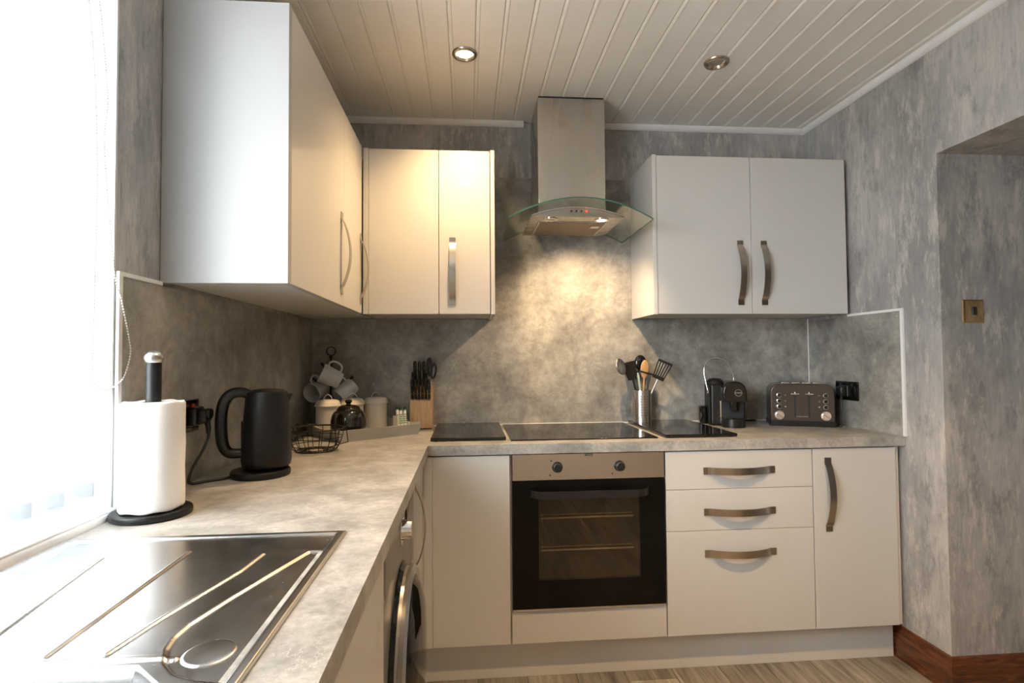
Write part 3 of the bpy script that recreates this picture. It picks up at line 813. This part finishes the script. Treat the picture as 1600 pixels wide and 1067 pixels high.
obj('spout', sp_, M['matt_black'], k, 60)
obj('water_gauge', NB().box((-.002, -.004, 0), (.002, .004, .07), .001).xform(0, Matrix.Translation(qc + hv * .0640 + Vector((0, 0, .985))) @ Matrix.Rotation(math.atan2(hv.y, hv.x), 4, 'Z')), M['black_gloss'], k)
# mains lead and plug of the kettle
cord = smooth_path([(.054, -1.137, 1.045), (.054, -1.138, 1.02), (.045, -1.150, .985), (.030, -1.168, .945), (.024, -1.176, .915), (.030, -1.170, .9045), (.055, -1.140, .9042), (.085, -1.115, .9042), (.098, -1.098, .906)], 8)
obj('mains_lead', NB().tube(cord, .0038, 8), M['black'], k)
pg = NB(); pg.box((.012, -1.163, 1.052), (.034, -1.112, 1.102), .006, 2); pg.box((.030, -1.157, 1.058), (.056, -1.118, 1.096), .008, 2); pg.cyl((.052, -1.137, 1.083), (.062, -1.137, 1.083), .015, .013, 20); pg.tube([(.050, -1.137, 1.07), (.054, -1.137, 1.045), (.054, -1.137, 1.03)], [.008, .0065, .005], 10)
obj('plug', pg, M['black'], k)
def socket(label, M4):
    s = thing('wall_socket', label, 'socket', (0, 0, 0), 0, None, True); s.matrix_world = M4
    s.location = M4.to_translation(); s.rotation_euler = M4.to_euler()
    obj('face_plate', NB().box((-.073, -.043, 0), (.073, .043, .0085), .0025, 2), M['black_gloss'], s)
    return s
# plate frame: local x along the wall, y up, z out of the wall
Ml = Matrix.Translation((.006, -1.178, 1.078)) @ Matrix(((0, 0, 1, 0), (1, 0, 0, 0), (0, 1, 0, 0), (0, 0, 0, 1)))
s = socket('black double wall socket with red switch behind the paper roll', Ml)
for sx in (-.036, .036):
    obj('switch', NB().box((sx - .007, .012, .0085), (sx + .007, .032, .0125), .001), M['redswitch'], s)
for sx in (-.036,):
    for px_, py_, a_, c_ in ((0, .006, .002, .004), (-.011, -.016, .0035, .0018), (.011, -.016, .0035, .0018)):
        obj('pin_slot', NB().box((sx + px_ - a_, py_ - c_, .0083), (sx + px_ + a_, py_ + c_, .0089)), M['label'], s)

# ------------------------------------------------------------------ wire basket
CX, CY = .205, -.665
t = thing('wire_basket', 'dark wire basket with drop handles behind the kettle', 'basket', (CX, CY, .9))
def circ(r, z, n=40, cx=CX, cy=CY): return [(cx + r * math.cos(2 * PI * i / n), cy + r * math.sin(2 * PI * i / n), z) for i in range(n)]
obj('rim', NB().tube(circ(.098, .980), .0028, 6, True), M['wire'], t)
obj('base_ring', NB().tube(circ(.066, .9035), .0025, 6, True), M['wire'], t)
obj('hoop', NB().tube(circ(.092, .950), .0016, 6, True), M['wire'], t)
obj('hoop', NB().tube(circ(.081, .922), .0016, 6, True), M['wire'], t)
for i in range(16):
    a = 2 * PI * i / 16; rr_ = [(.098, .980), (.094, .955), (.083, .923), (.066, .9035), (.030, .9035)]
    obj('upright_wire', NB().tube(smooth_path([(CX + r * math.cos(a), CY + r * math.sin(a), z) for r, z in rr_], 4), .0014, 5), M['wire'], t)
obj('floor_grid', NB().tube(circ(.046, .9035), .0014, 5, True).tube(circ(.03, .9035), .0014, 5, True), M['wire'], t)
for sg, aa in ((1, -.35), (-1, -.35)):
    cc = Vector((CX, CY, 0)); dv = Vector((math.cos(aa), math.sin(aa), 0)) * sg; tv = Vector((-dv.y, dv.x, 0))
    A = cc + dv * .101
    hp = [A + tv * .034 + Vector((0, 0, .984)), A + tv * .036 + dv * .006 + Vector((0, 0, .94)), A + tv * .034 + dv * .008 + Vector((0, 0, .931)), A - tv * .034 + dv * .008 + Vector((0, 0, .931)), A - tv * .036 + dv * .006 + Vector((0, 0, .94)), A - tv * .034 + Vector((0, 0, .984))]
    b = NB(); b.tube(hp, .0017, 6)
    for q in (1, -1):
        e_ = A + tv * .034 * q + Vector((0, 0, .984)); b.tube([e_ + Vector((0, 0, .006 * math.sin(w_ * PI / 4))) + dv * .006 * math.cos(w_ * PI / 4) for w_ in range(8)], .0015, 5, True)
    obj('drop_handle', b, M['wire'], t)

# ------------------------------------------------------------------ tray and what stands on it
TA = math.atan2(.6, .8); TO = Vector((.249, -.49, .9)); ta, tb = Vector((.8, .6, 0)), Vector((-.6, .8, 0))
def tp(a, b_, z=0): return TO + ta * a + tb * b_ + Vector((0, 0, z))
t = thing('serving_tray', 'grey painted wooden tray holding canisters and teapot', 'tray', TO, TA, None, True)
TL, TD = .353, .314
obj('tray_floor', NB().box((.004, .004, .001), (TL - .004, TD - .004, .009)), M['tray'], t)
def slope_wall(p0, p1, out, h, flare, thick=.009, dip=0):
    """board leaning outwards from p0 to p1"""
    b = NB(); R = []
    p0, p1, ou = Vector(p0), Vector(p1), Vector(out); n = 12
    for i in range(n + 1):
        s = i / n; p = p0.lerp(p1, s); ee = (s * 2 - 1) * flare; al = (p1 - p0).normalized()
        hh = h - dip * math.sin(PI * s) ** 2
        q = p + al * ee * hh / h
        f = flare * hh / h
        R.append([b.b.verts.new(p), b.b.verts.new(p - ou * thick), b.b.verts.new(q - ou * thick + ou * f + Vector((0, 0, hh))), b.b.verts.new(q + ou * f + Vector((0, 0, hh)))])
    for a, c2 in zip(R, R[1:]): b.bridge(a, c2)
    b.cap(R[0], True); b.cap(R[-1]); return b
obj('side', slope_wall((0, 0, 0), (TL, 0, 0), (0, -1, 0), .046, .012), M['tray'], t)
obj('side', slope_wall((0, TD, 0), (TL, TD, 0), (0, 1, 0), .046, .008), M['tray'], t)
obj('end', slope_wall((0, TD, 0), (0, 0, 0), (-1, 0, 0), .050, .012, .009, .010), M['tray'], t)
obj('end', slope_wall((TL, 0, 0), (TL, TD, 0), (1, 0, 0), .050, .012, .009, .010), M['tray'], t)
def canister(loc, label, rz):
    c = thing('canister', label, 'canister', loc, rz, 'enamel storage canisters', True)
    obj('jar', NB().lathe([(0, 0), (.048, 0), (.0490, .002), (.0490, .122), (.048, .122), (.048, .006), (0, .006)], (0, 0, 0), 40), M['enamel'], c)
    l = obj('lid', NB().lathe([(0, .143), (.03, .1425), (.044, .139), (.0505, .131), (.0525, .121), (.0560, .119), (.0560, .1155), (.0525, .115), (.050, .1235), (0, .1235)], (0, 0, 0), 40), M['enamel'], c)
    hp = [(-.021 * math.cos(PI * i / 12), 0, .141 + .024 * math.sin(PI * i / 12)) for i in range(13)]
    obj('loop_handle', NB().tube(hp, .0022, 8), M['chrome'], l)
    return c
canister(tp(.058, .255, .009), 'cream enamel canister at the window end of the tray', .9)
canister(tp(.170, .255, .009), 'cream enamel canister directly behind the brown teapot', .3)
canister(tp(.282, .248, .009), 'cream enamel canister next to the paper sachets', .5)
TP = tp(.088, .115, .009)
t = thing('teapot', 'glossy dark brown teapot at the front of the tray', 'teapot', TP, 0, None, True)
obj('pot', NB().lathe([(0, 0), (.050, 0), (.064, .006), (.0715, .022), (.073, .042), (.0715, .064), (.067, .084), (.060, .098), (.052, .105), (.048, .106), (.048, .100), (0, .100)], (0, 0, 0), 44), M['teapot'], t)
l = obj('lid', NB().lathe([(.0485, .1045), (.0495, .109), (.043, .119), (.026, .126), (.010, .1285), (.009, .133), (.0145, .138), (.0155, .143), (.011, .148), (0, .1495)], (0, 0, 0), 36), M['teapot'], t)
hv = Vector((-.30, -.95, 0)).normalized()
hp = smooth_path([hv * r + Vector((0, 0, z)) for r, z in ((.060, .088), (.085, .094), (.103, .080), (.106, .058), (.098, .034), (.068, .020))], 6)
obj('handle', NB().tube(hp, .0068, 10), M['teapot'], t, 60)
hp = smooth_path([-hv * r + Vector((0, 0, z)) for r, z in ((.055, .040), (.078, .055), (.088, .078), (.098, .098))], 5)
obj('spout', NB().tube(hp, [.018 - .010 * i / (len(hp) - 1) for i in range(len(hp))], 12), M['teapot'], t, 60)
SC = tp(.320, .085, .009)
t = thing('sachet_holder', 'small cream open box holding drink sachets', 'holder', SC, TA, None, True)
b = NB(); b.box((-.030, -.020, 0), (.030, .020, .003)); b.box((-.030, -.020, .003), (-.027, .020, .066)); b.box((.027, -.020, .003), (.030, .020, .04)); b.box((-.027, .017, .003), (.027, .020, .066)); b.box((-.027, -.020, .003), (.027, -.017, .026))
obj('box', b, M['enamel'], t)
for i in range(6):
    sx = -.0205 + .0082 * i; tl = random.uniform(-.05, .05)
    u = thing('drink_sachet', ['white and green paper sachet at the canister end of the box', 'second white and green sachet from the canister end', 'third white and green sachet from the canister end', 'third white and green sachet from the knife block end', 'second white and green sachet from the knife block end', 'white and green paper sachet at the knife block end of the box'][i], 'sachet', SC, TA, 'paper sachets on the tray', True)
    Mx = Matrix.Translation((sx, -.010 + .004 * (i % 2), .003)) @ Matrix.Rotation(tl, 4, 'Y') @ Matrix.Rotation(-.10, 4, 'X')
    h_ = .098 + random.uniform(-.003, .003)
    obj('packet', NB().box((-.0040, -.002, 0), (.0040, .006, h_), .001).xform(0, Mx), M['white_paper'], u)
    obj('top_band', NB().box((-.0041, -.0022, h_ - .010), (.0041, .0062, h_ - .004)).xform(0, Mx), M['green'], u)
    obj('tip', NB().box((-.0041, -.0022, h_ - .004), (.0041, .0062, h_ + .002)).xform(0, Mx), M['black'], u)
    b = NB()
    for kq in range(5):
        b.box((-.0028, -.0025, .030 + kq * .009), (.0016 + .0012 * ((kq + i) % 2), -.0019, .0345 + kq * .009))
    b.box((-.003, -.0025, .03), (-.0018, -.0019, .072)); b.xform(0, Mx)
    obj('green_print', b, M['green'], u)

# ------------------------------------------------------------------ mug tree and mugs
TX, TY = .118, -.100
t = thing('mug_tree', 'black metal mug tree with ring top in the corner', 'mug tree', (TX, TY, .9))
obj('base', NB().lathe([(0, .9), (.052, .9), (.055, .903), (.052, .907), (.01, .910), (0, .910)], (TX, TY, 0), 36), M['matt_black'], t)
obj('stem', NB().cyl((TX, TY, .909), (TX, TY, 1.235), .0045, None, 12), M['matt_black'], t)
obj('collar', NB().sphere((TX, TY, 1.236), .0085, 14, 8), M['matt_black'], t)
rv = Vector((.95, .3, 0)).normalized()
obj('ring', NB().tube([Vector((TX, TY, 1.263)) + rv * .0195 * math.cos(2 * PI * i / 28) + Vector((0, 0, .0195 * math.sin(2 * PI * i / 28))) for i in range(28)], .0031, 8, True), M['matt_black'], t)
arms = [((-.082, -.010), 1.105, 1.142), ((.098, -.008), 1.105, 1.142), ((-.02, -.075), 1.165, 1.205)]
for (ax_, ay_), z0, z1 in arms:
    p1 = Vector((TX + ax_, TY + ay_, z1))
    b = NB(); b.tube(smooth_path([(TX, TY, z0), (TX + ax_ * .55, TY + ay_ * .55, z0 + .010), p1], 5), .0034, 8); b.sphere(p1, .0075, 12, 8)
    obj('arm', b, M['matt_black'], t)
def mug(center, axis, hdir, label):
    """axis points from the base of the mug to its open mouth, hdir towards its handle"""
    z = Vector(axis).normalized(); x = Vector(hdir); x = (x - z * x.dot(z)).normalized(); y = z.cross(x)
    M4 = Matrix((x, y, z)).transposed().to_4x4(); M4.translation = Vector(center)
    m = thing('mug', label, 'mug', (0, 0, 0), 0, 'pale grey mugs on the tree', True)
    m.location = M4.to_translation(); m.rotation_euler = M4.to_euler()
    obj('cup', NB().lathe([(0, -.045), (.030, -.045), (.034, -.042), (.0385, -.01), (.0425, .045), (.0405, .046), (.0365, -.008), (.032, -.039), (0, -.040)], (0, 0, 0), 36), M['mug'], m)
    hp = smooth_path([(.037, 0, .028), (.055, 0, .032), (.068, 0, .016), (.068, 0, -.006), (.056, 0, -.024), (.036, 0, -.026)], 5)
    obj('handle', NB().tube(hp, .0048, 10), M['mug'], m, 60)
mug((.072, -.155, 1.086), (-.30, -.90, -.20), (-.05, .1, 1), 'pale grey mug hanging mouth towards the window side')
mug((.142, -.195, 1.148), (-.75, -.2, .38), (.25, .1, 1), 'pale grey mug hanging highest on the tree, on its side')
mug((.196, -.140, 1.083), (-.62, -.42, -.62), (-.35, -.35, .9), 'pale grey mug hanging mouth down on the hob side')

# ------------------------------------------------------------------ knife block, knives, scissors
KB = Vector((.530, -.075, .9))
t = thing('knife_block', 'beech wood knife block beside the tray', 'knife block', KB)
bx0, bx1 = .480, .582
prof = [(-.125, .905), (-.125, 1.026), (-.028, 1.112), (-.020, 1.112), (-.020, .905)]
obj('block', NB().prism(prof, lambda u, v, d: (d, u, v), bx0, bx1), M['block'], t)
obj('foot_pad', NB().box((bx0 + .004, -.121, .9), (bx1 - .004, -.024, .905)), M['rubber'], t)
def knife(px, sl, L, rad, label, grp, dirv=(0, -.20, .98)):
    """handle leaving the sloping top at fraction sl of the slope"""
    p = Vector((px, -.125 + .097 * sl, 1.026 + .086 * sl)); d = Vector(dirv).normalized()
    k = thing('knife', label, 'knife', p, 0, grp, True)
    a = NB(); hp = [d * (L * s) for s in (0.02, .1, .5, .85, 1)]
    pts = [d * L * s for s in (.04, .08, .3, .6, .9, .97, 1)]; rad_ = [rad * .8, rad, rad * .92, rad, rad * 1.05, rad * .8, rad * .3]
    a.tube(pts, rad_, 10)
    obj('handle', a, M['black'], k, 60)
    obj('bolster', NB().tube([d * -.006, d * (L * .05)], rad * .82, 10), M['satin'], k)
    q = NB()
    for s in (.3, .72): q.cyl(d * L * s + Vector((0, -rad * 1.0, 0)), d * L * s + Vector((0, -rad * .6, 0)), .0014, None, 8)
    obj('rivets', q, M['satin'], k)
    obj('blade', NB().box((-rad * .3, -.004, -.085), (rad * .3, .004, 0)), M['pale_steel_flat'], k)
ords = ['first', 'second', 'third', 'fourth', 'fifth', 'sixth']
for i in range(6):
    knife(.4895 + i * .0157, .10, .100, .0066, ords[i] + ' steak knife from the tray end of the block', 'steak knives in the block')
for i in range(3):
    knife(.498 + i * .021, .78, .125, .0080, ords[i] + ' large black-handled knife from the tray end of the block', 'large knives in the block')
knife(.490, .50, .098, .0066, 'black-handled utility knife between steak knives and large knives', 'small knives in the block')
knife(.552, .55, .088, .0066, 'short black-handled paring knife beside the scissors', 'small knives in the block')
p = Vector((.570, -.046, 1.098))
t = thing('scissors', 'black-handled kitchen scissors in the knife block', 'scissors', p, 0, None, True)
def oval(cx, cz, rx, rz_, tilt, n=26): 
    return [(cx + rx * math.cos(a) * math.cos(tilt) - rz_ * math.sin(a) * math.sin(tilt), -.01, cz + rx * math.cos(a) * math.sin(tilt) + rz_ * math.sin(a) * math.cos(tilt)) for a in [2 * PI * i / n for i in range(n)]]
obj('handle_loop', NB().tube(oval(-.004, .088, .0090, .040, .03), .0058, 8, True), M['black'], t, 60)
obj('handle_loop', NB().tube(oval(.014, .068, .0105, .034, -.12), .0050, 8, True), M['black'], t, 60)
obj('pivot', NB().cyl((0, -.016, .018), (0, .0, .018), .007, None, 16), M['satin'], t)
obj('blade', NB().box((-.008, -.012, -.05), (.006, -.004, .03), .001), M['pale_steel_flat'], t)

# ------------------------------------------------------------------ utensil pot
UX, UY, UZ = 1.590, -.075, .914
t = thing('utensil_pot', 'perforated steel utensil pot at the back of the hob', 'utensil pot', (UX, UY, UZ))
b = NB(); n, rad, hgt = 72, .0445, .152
rows_z = [0, .012]; 
for i in range(8): rows_z += [.030 + i * .0128, .030 + i * .0128 + .0055]
rows_z += [hgt - .004, hgt]
rings = [b.ring(Vector((UX, UY, UZ + z)), Vector(X_), Vector(Y_), rad, n) for z in rows_z]
for j in range(len(rings) - 1):
    hole_row = 2 <= j <= 16 and j % 2 == 0
    for i in range(n):
        if hole_row and i % 4 == 1 and (i // 4) % 6 != 5: continue
        q = (i + 1) % n; b.b.faces.new((rings[j][i], rings[j][q], rings[j + 1][q], rings[j + 1][i]))
b.cap(rings[0], True)
obj('perforated_wall', b, M['panel_steel'], t, 60)
obj('rim', NB().tube(circ(rad, UZ + hgt, 48, UX, UY), .0018, 6, True), M['chrome'], t)
obj('liner', NB().lathe([(0, .003), (.040, .003), (.040, hgt - .01)], (UX, UY, UZ), 32), M['rubber'], t)
def utensil(name, label, foot, top, mat, rad=.005):
    f = Vector((UX, UY, UZ)) + Vector(foot); e = Vector(top)
    u = thing(name, label, 'utensil', f, 0, 'utensils in the steel pot')
    obj('handle', NB().tube([f, f.lerp(e, .5), e], [rad, rad, rad * .8], 10), M[mat], u)
    return u, f, e
def frame_at(e, f, face=(0, -1, 0)):
    z = (e - f).normalized(); y = -Vector(face); y = (y - z * y.dot(z)).normalized(); x = y.cross(z)
    m = Matrix((x, y, z)).transposed().to_4x4(); m.translation = e; return m
# steel serving spoon leaning towards the hob
u, f, e = utensil('serving_spoon', 'shiny steel serving spoon leaning towards the hob', (.015, .0, .006), (1.494, -.115, 1.148), 'satin', .0035)
b = NB(); b.sphere((0, .004, .038), 1, 20, 12, (.033, .012, .042)); b.xform(0, frame_at(e, f, (.35, -.8, .5))); obj('bowl', b, M['satin'], u, 60)
# black solid spatula
u, f, e = utensil('spatula', 'broad black spatula standing at the back of the pot', (.01, .012, .006), (1.548, -.062, 1.130), 'black', .0055)
b = NB(); b.box((-.030, -.002, -.015), (.030, .002, .075), .0018, 2); b.xform(0, frame_at(e, f)); obj('blade', b, M['black'], u)
# green-edged handle
u, f, e = utensil('peeler', 'pale green handled tool leaning at the pot front', (.006, -.02, .006), (1.562, -.108, 1.150), 'label', .0048)
b = NB(); b.box((-.006, -.003, -.09), (.006, .003, -.01), .002); b.xform(0, frame_at(e, f)); obj('grip', b, simple('pale_green_plastic', (.26, .40, .30), .4), u)
# tan wooden slotted spoon
u, f, e = utensil('wooden_spoon', 'tan wooden spoon upright in the pot middle', (.0, .0, .006), (1.598, -.092, 1.125), 'spoonwood', .005)
b = NB(); b.sphere((0, 0, .042), 1, 20, 12, (.021, .006, .045)); b.xform(0, frame_at(e, f)); obj('bowl', b, M['spoonwood'], u, 60)
# black ladle behind the wooden spoon
u, f, e = utensil('ladle', 'black ladle rising behind the wooden spoon', (-.01, .018, .006), (1.592, -.050, 1.160), 'black', .005)
b = NB(); b.sphere((0, 0, .038), 1, 20, 12, (.030, .014, .038)); b.xform(0, frame_at(e, f)); obj('bowl', b, M['black_gloss'], u, 60)
# black pasta fork
u, f, e = utensil('masher', 'black cross-headed masher between spoon and turner', (-.012, -.005, .006), (1.625, -.098, 1.135), 'black', .0055)
b = NB(); b.tube([(-.052, 0, .012), (.0, 0, .008), (.030, 0, .010)], .0042, 8); b.xform(0, frame_at(e, f)); obj('cross_bar', b, M['black'], u)
# slotted turner leaning to the coffee machine
u, f, e = utensil('slotted_turner', 'black slotted turner leaning towards the coffee machine', (-.015, .0, .006), (1.660, -.105, 1.118), 'satin', .0038)
b = NB(); b.box((-.029, -.0018, .0), (.029, .0018, .018), .001); b.box((-.036, -.0018, .083), (.036, .0018, .095), .001)
for i in range(6):
    q0 = -.0265 + i * .0106; q1 = -.033 + i * .0132
    b.prism([(q0 - .0026, .017), (q0 + .0026, .017), (q1 + .003, .084), (q1 - .003, .084)], lambda uu, vv, d_: (uu, d_, vv), -.0017, .0017)
b.xform(0, frame_at(e, f, (-.1, -.95, .2))); obj('slotted_blade', b, M['black'], u)

# ------------------------------------------------------------------ coffee machine
CM = Vector((1.960, -.150, .9))
t = thing('coffee_machine', 'black capsule coffee machine with chrome carrying loop', 'coffee machine', CM, -.30, None, True)
obj('body', NB().box((-.060, -.045, .002), (.084, .125, .196), .012, 3), M['black'], t)
obj('side_panel', NB().box((-.066, -.040, .004), (-.059, .118, .188), .003, 2), M['matt_black'], t)
obj('side_panel', NB().box((.084, -.050, .02), (.092, .118, .190), .003, 2), M['matt_black'], t)
def dome(w0, w1, y0, y1, z0, zt, n=20):
    """head block with a rounded top seen from the front and a rounded nose"""
    b = NB(); R = []
    for yy, k in ((y0, .80), (y0 + .006, .92), (y0 + .016, 1.0), (y1, 1.0)):
        ring_ = []; cxm = (w0 + w1) / 2; hw = (w1 - w0) / 2 * k
        for i in range(n + 1):
            a = PI - PI * i / n
            ring_.append(b.b.verts.new((cxm + hw * math.copysign(abs(math.cos(a)) ** .8, math.cos(a)), yy, zt - .058 + (.058 * (1 - (1 - k) * .6)) * math.sin(a) ** .9 if 0 < i < n else zt - .058)))
        ring_ += [b.b.verts.new((cxm + hw, yy, z0)), b.b.verts.new((cxm - hw, yy, z0))]
        R.append(ring_)
    for a_, c_ in zip(R, R[1:]): b.bridge(a_, c_)
    b.cap(R[0], True); b.cap(R[-1]); return b
hd = obj('brew_head', dome(-.020, .090, -.125, .0, .120, .213), M['black_gloss'], t, 50)
obj('top_cover', NB().lathe([(0, .222), (.025, .219), (.040, .207), (.042, .190), (0, .190)], (-.028, .03, 0), 28), M['black'], t)
obj('recess_back', NB().box((-.014, -.060, .030), (.084, -.044, .122)), M['rubber'], t)
obj('nozzle', NB().box((.022, -.100, .075), (.048, -.062, .121), .003), M['black_gloss'], t)
obj('drip_tray', NB().prism([(.056 * math.cos(a), .056 * math.sin(a)) for a in [PI + PI * i / 16 for i in range(17)]] + [(.056, .02), (-.056, .02)], lambda u, v, d: (u * .93 + .035, v * .9 - .080, d), .0, .038), M['black'], t)
obj('cup_grid', NB().box((-.004, -.118, .038), (.074, -.065, .041), .001), M['matt_black'], t)
obj('chrome_strip', NB().box((-.0195, -.062, .012), (-.015, -.044, .118)), M['chrome'], t)
bg_ = obj('badge', NB().cyl((.050, -.1262, .160), (.050, -.1235, .160), .0150, None, 28), M['black'], hd)
obj('badge_ring', NB().tube([(.050 + .0150 * math.cos(2 * PI * i / 28), -.1264, .160 + .0150 * math.sin(2 * PI * i / 28)) for i in range(28)], .0010, 6, True), M['chrome'], hd)
text_mesh('badge_lettering', 'LAVAZZA', .0062, Matrix.Translation((.050, -.1266, .160)) @ Matrix.Rotation(PI / 2, 4, 'X'), M['white_paper'], hd, .0002)
hp = smooth_path([(-.066, -.022, .155), (-.076, -.018, .205), (-.083, -.014, .255), (-.070, -.008, .298), (-.030, 0, .318), (.018, 0, .303), (.042, .0, .262), (.058, .0, .19)], 8)
obj('carrying_loop', NB().tube(hp, .0034, 10), M['chrome'], t, 60)
obj('loop_pivot', NB().cyl((-.072, -.022, .155), (-.062, -.022, .155), .009, None, 20), M['chrome'], t)
obj('water_tank', NB().box((-.102, .025, .001), (-.067, .096, .085), .008, 2), M['black_gloss'], t)
cp_ = [CM + Vector((.06, .10, .012)), Vector((2.08, -.05, .9045)), Vector((2.13, -.034, .9045)), Vector((2.19, -.026, .9045))]
Mi = (Matrix.Translation(CM) @ Matrix.Rotation(-.30, 4, 'Z')).inverted()
obj('mains_lead', NB().tube([Mi @ q for q in smooth_path(cp_, 6)], .0035, 8), M['black'], t)

# ------------------------------------------------------------------ toaster
TZ = math.radians(-24)
t = thing('toaster', 'dark bronze four-slice toaster by the right splashback', 'toaster', (2.288, -.262, .9), TZ, None, True)
hw, hh, dp = .134, .196, .170
def rrect(hw, z0, z1, rt, rb, n=8):
    P = []
    for cx, cz, r, a0 in ((hw - rt, z1 - rt, rt, 0), (-hw + rt, z1 - rt, rt, PI / 2), (-hw + rb, z0 + rb, rb, PI), (hw - rb, z0 + rb, rb, 1.5 * PI)):
        for i in range(n + 1):
            a = a0 + PI / 2 * i / n; P.append((cx + r * math.cos(a), cz + r * math.sin(a)))
    return P
b = NB(); R = []
for yy, ins in ((0.0, .006), (.003, .002), (.008, 0), (dp - .008, 0), (dp, .006)):
    R.append([b.b.verts.new((u, yy, v)) for u, v in rrect(hw - ins, .012 + ins, hh - ins, .040 - ins * .5, .016)])
for a_, c_ in zip(R, R[1:]): b.bridge(a_, c_)
b.cap(R[0], True); b.cap(R[-1])
bd = obj('body', b, M['gun'], t, 50)
b = NB(); R = []
for yy, ins in ((-.004, .004), (.0, .0), (dp + .002, 0)):
    R.append([b.b.verts.new((u, yy, v)) for u, v in rrect(hw + .003 - ins, .0, .026, .010, .004)])
for a_, c_ in zip(R, R[1:]): b.bridge(a_, c_)
b.cap(R[0], True); b.cap(R[-1]); obj('base', b, M['black'], t)
for sx in (-.030, .028):
    sl = obj('lever_slot', NB().box((sx - .004, -.0012, .042), (sx + .004, .004, .158)), M['rubber'], bd)
    lv = NB(); lv.box((sx - .003, -.010, .144), (sx + .003, .0, .160), .001); lv.box((sx - .0185, -.016, .146), (sx + .0185, -.008, .153), .003, 2)
    obj('lever', lv, M['chrome'], sl)
for sx, mx in ((-.096, -.070), (.096, .070)):
    for bz in (.143, .116, .090):
        obj('button', NB().lathe([(.0085, 0), (.0105, 0), (.0105, .0035), (.0085, .004)], (0, 0, 0), 20, True).xform(0, Matrix.Translation((sx, 0, bz)) @ Matrix.Rotation(PI / 2, 4, 'X')), M['chrome'], bd)
        obj('button_cap', NB().cyl((sx, .001, bz), (sx, -.003, bz), .0085, None, 18), M['black'], bd)
        obj('print_mark', NB().box((mx - .003, -.0006, bz - .003), (mx + .003, .001, bz + .003)), M['label'] if bz < .1 else M['wmgrey'], bd)
    dl = NB(); dl.cyl((sx, .001, .050), (sx, -.004, .050), .0215, .0205, 32); dl.cyl((sx, -.004, .050), (sx, -.014, .050), .0175, .016, 32)
    k_ = obj('browning_dial', dl, M['chrome'], bd)
    obj('dial_grip', NB().box((-.016, -.0185, -.0028), (.016, -.0135, .0028), .001).xform(0, Matrix.Translation((sx, 0, .050)) @ Matrix.Rotation(.6, 4, 'Y')), M['chrome'], k_)
text_mesh('lettering', 'morphy richards', .0078, Matrix.Translation((-.001, -.0007, .046)) @ Matrix.Rotation(PI / 2, 4, 'X'), M['label'], bd, .0003)
for sx in (-.066, -.022, .022, .066):
    obj('bread_slot', NB().box((sx - .014, .025, hh - .003), (sx + .014, dp - .025, hh + .0006)), M['rubber'], bd)
    obj('slot_trim', NB().box((sx - .018, .018, hh - .002), (sx + .018, .026, hh + .006), .002), M['chrome'], bd)
# its lead and plug
Mi = (Matrix.Translation((2.288, -.262, .9)) @ Matrix.Rotation(TZ, 4, 'Z')).inverted()
cp_ = smooth_path([(2.452, -.300, 1.022), (2.450, -.302, .985), (2.452, -.305, .935), (2.446, -.312, .9075), (2.436, -.300, .9045), (2.440, -.235, .9045), (2.455, -.16, .9045), (2.45, -.12, .912)], 7)
obj('mains_lead', NB().tube([Mi @ q for q in cp_], .0035, 8), M['black'], t)
pg = NB(); pg.box((2.462, -.327, 1.038), (2.486, -.275, 1.090), .006, 2); pg.box((2.436, -.322, 1.044), (2.464, -.280, 1.086), .009, 2); pg.tube([(2.452, -.300, 1.05), (2.452, -.300, 1.022)], [.008, .005], 10)
pg.xform(0, Mi); obj('plug', pg, M['black'], t)
Mr = Matrix.Translation((W - .006, -.288, 1.064)) @ Matrix(((0, 0, -1, 0), (-1, 0, 0, 0), (0, 1, 0, 0), (0, 0, 0, 1)))
s = socket('black wall socket with toaster plug on the right splashback', Mr)
for sx in (-.036, .036):
    obj('switch', NB().box((sx - .007, .014, .0085), (sx + .007, .034, .0125), .001), M['black'], s)

# ------------------------------------------------------------------ switch plate in the passage
t = thing('switch_plate', 'polished brass plate with one black rocker on the passage wall', 'light switch', (2.627, YR, 1.387))
x0, x1, z0, z1 = 2.584, 2.670, 1.344, 1.431
obj('plate', NB().prism([(0, 0), (1, 0), (1, 1), (0, 1)], lambda u, v, d: (x0 + (x1 - x0) * u + (.5 - u) * 2 * d * 1.1, YR - d, z0 + (z1 - z0) * v + (.5 - v) * 2 * d * 1.1), 0, .006), M['brass'], t)
obj('rocker', NB().box((2.6175, YR - .010, 1.3725), (2.6365, YR - .0055, 1.4045), .002, 2), M['black'], t)
for sx in (2.597, 2.657): obj('screw', NB().cyl((sx, YR - .0055, 1.3875), (sx, YR - .007, 1.3875), .003, None, 14), M['brass'], t)
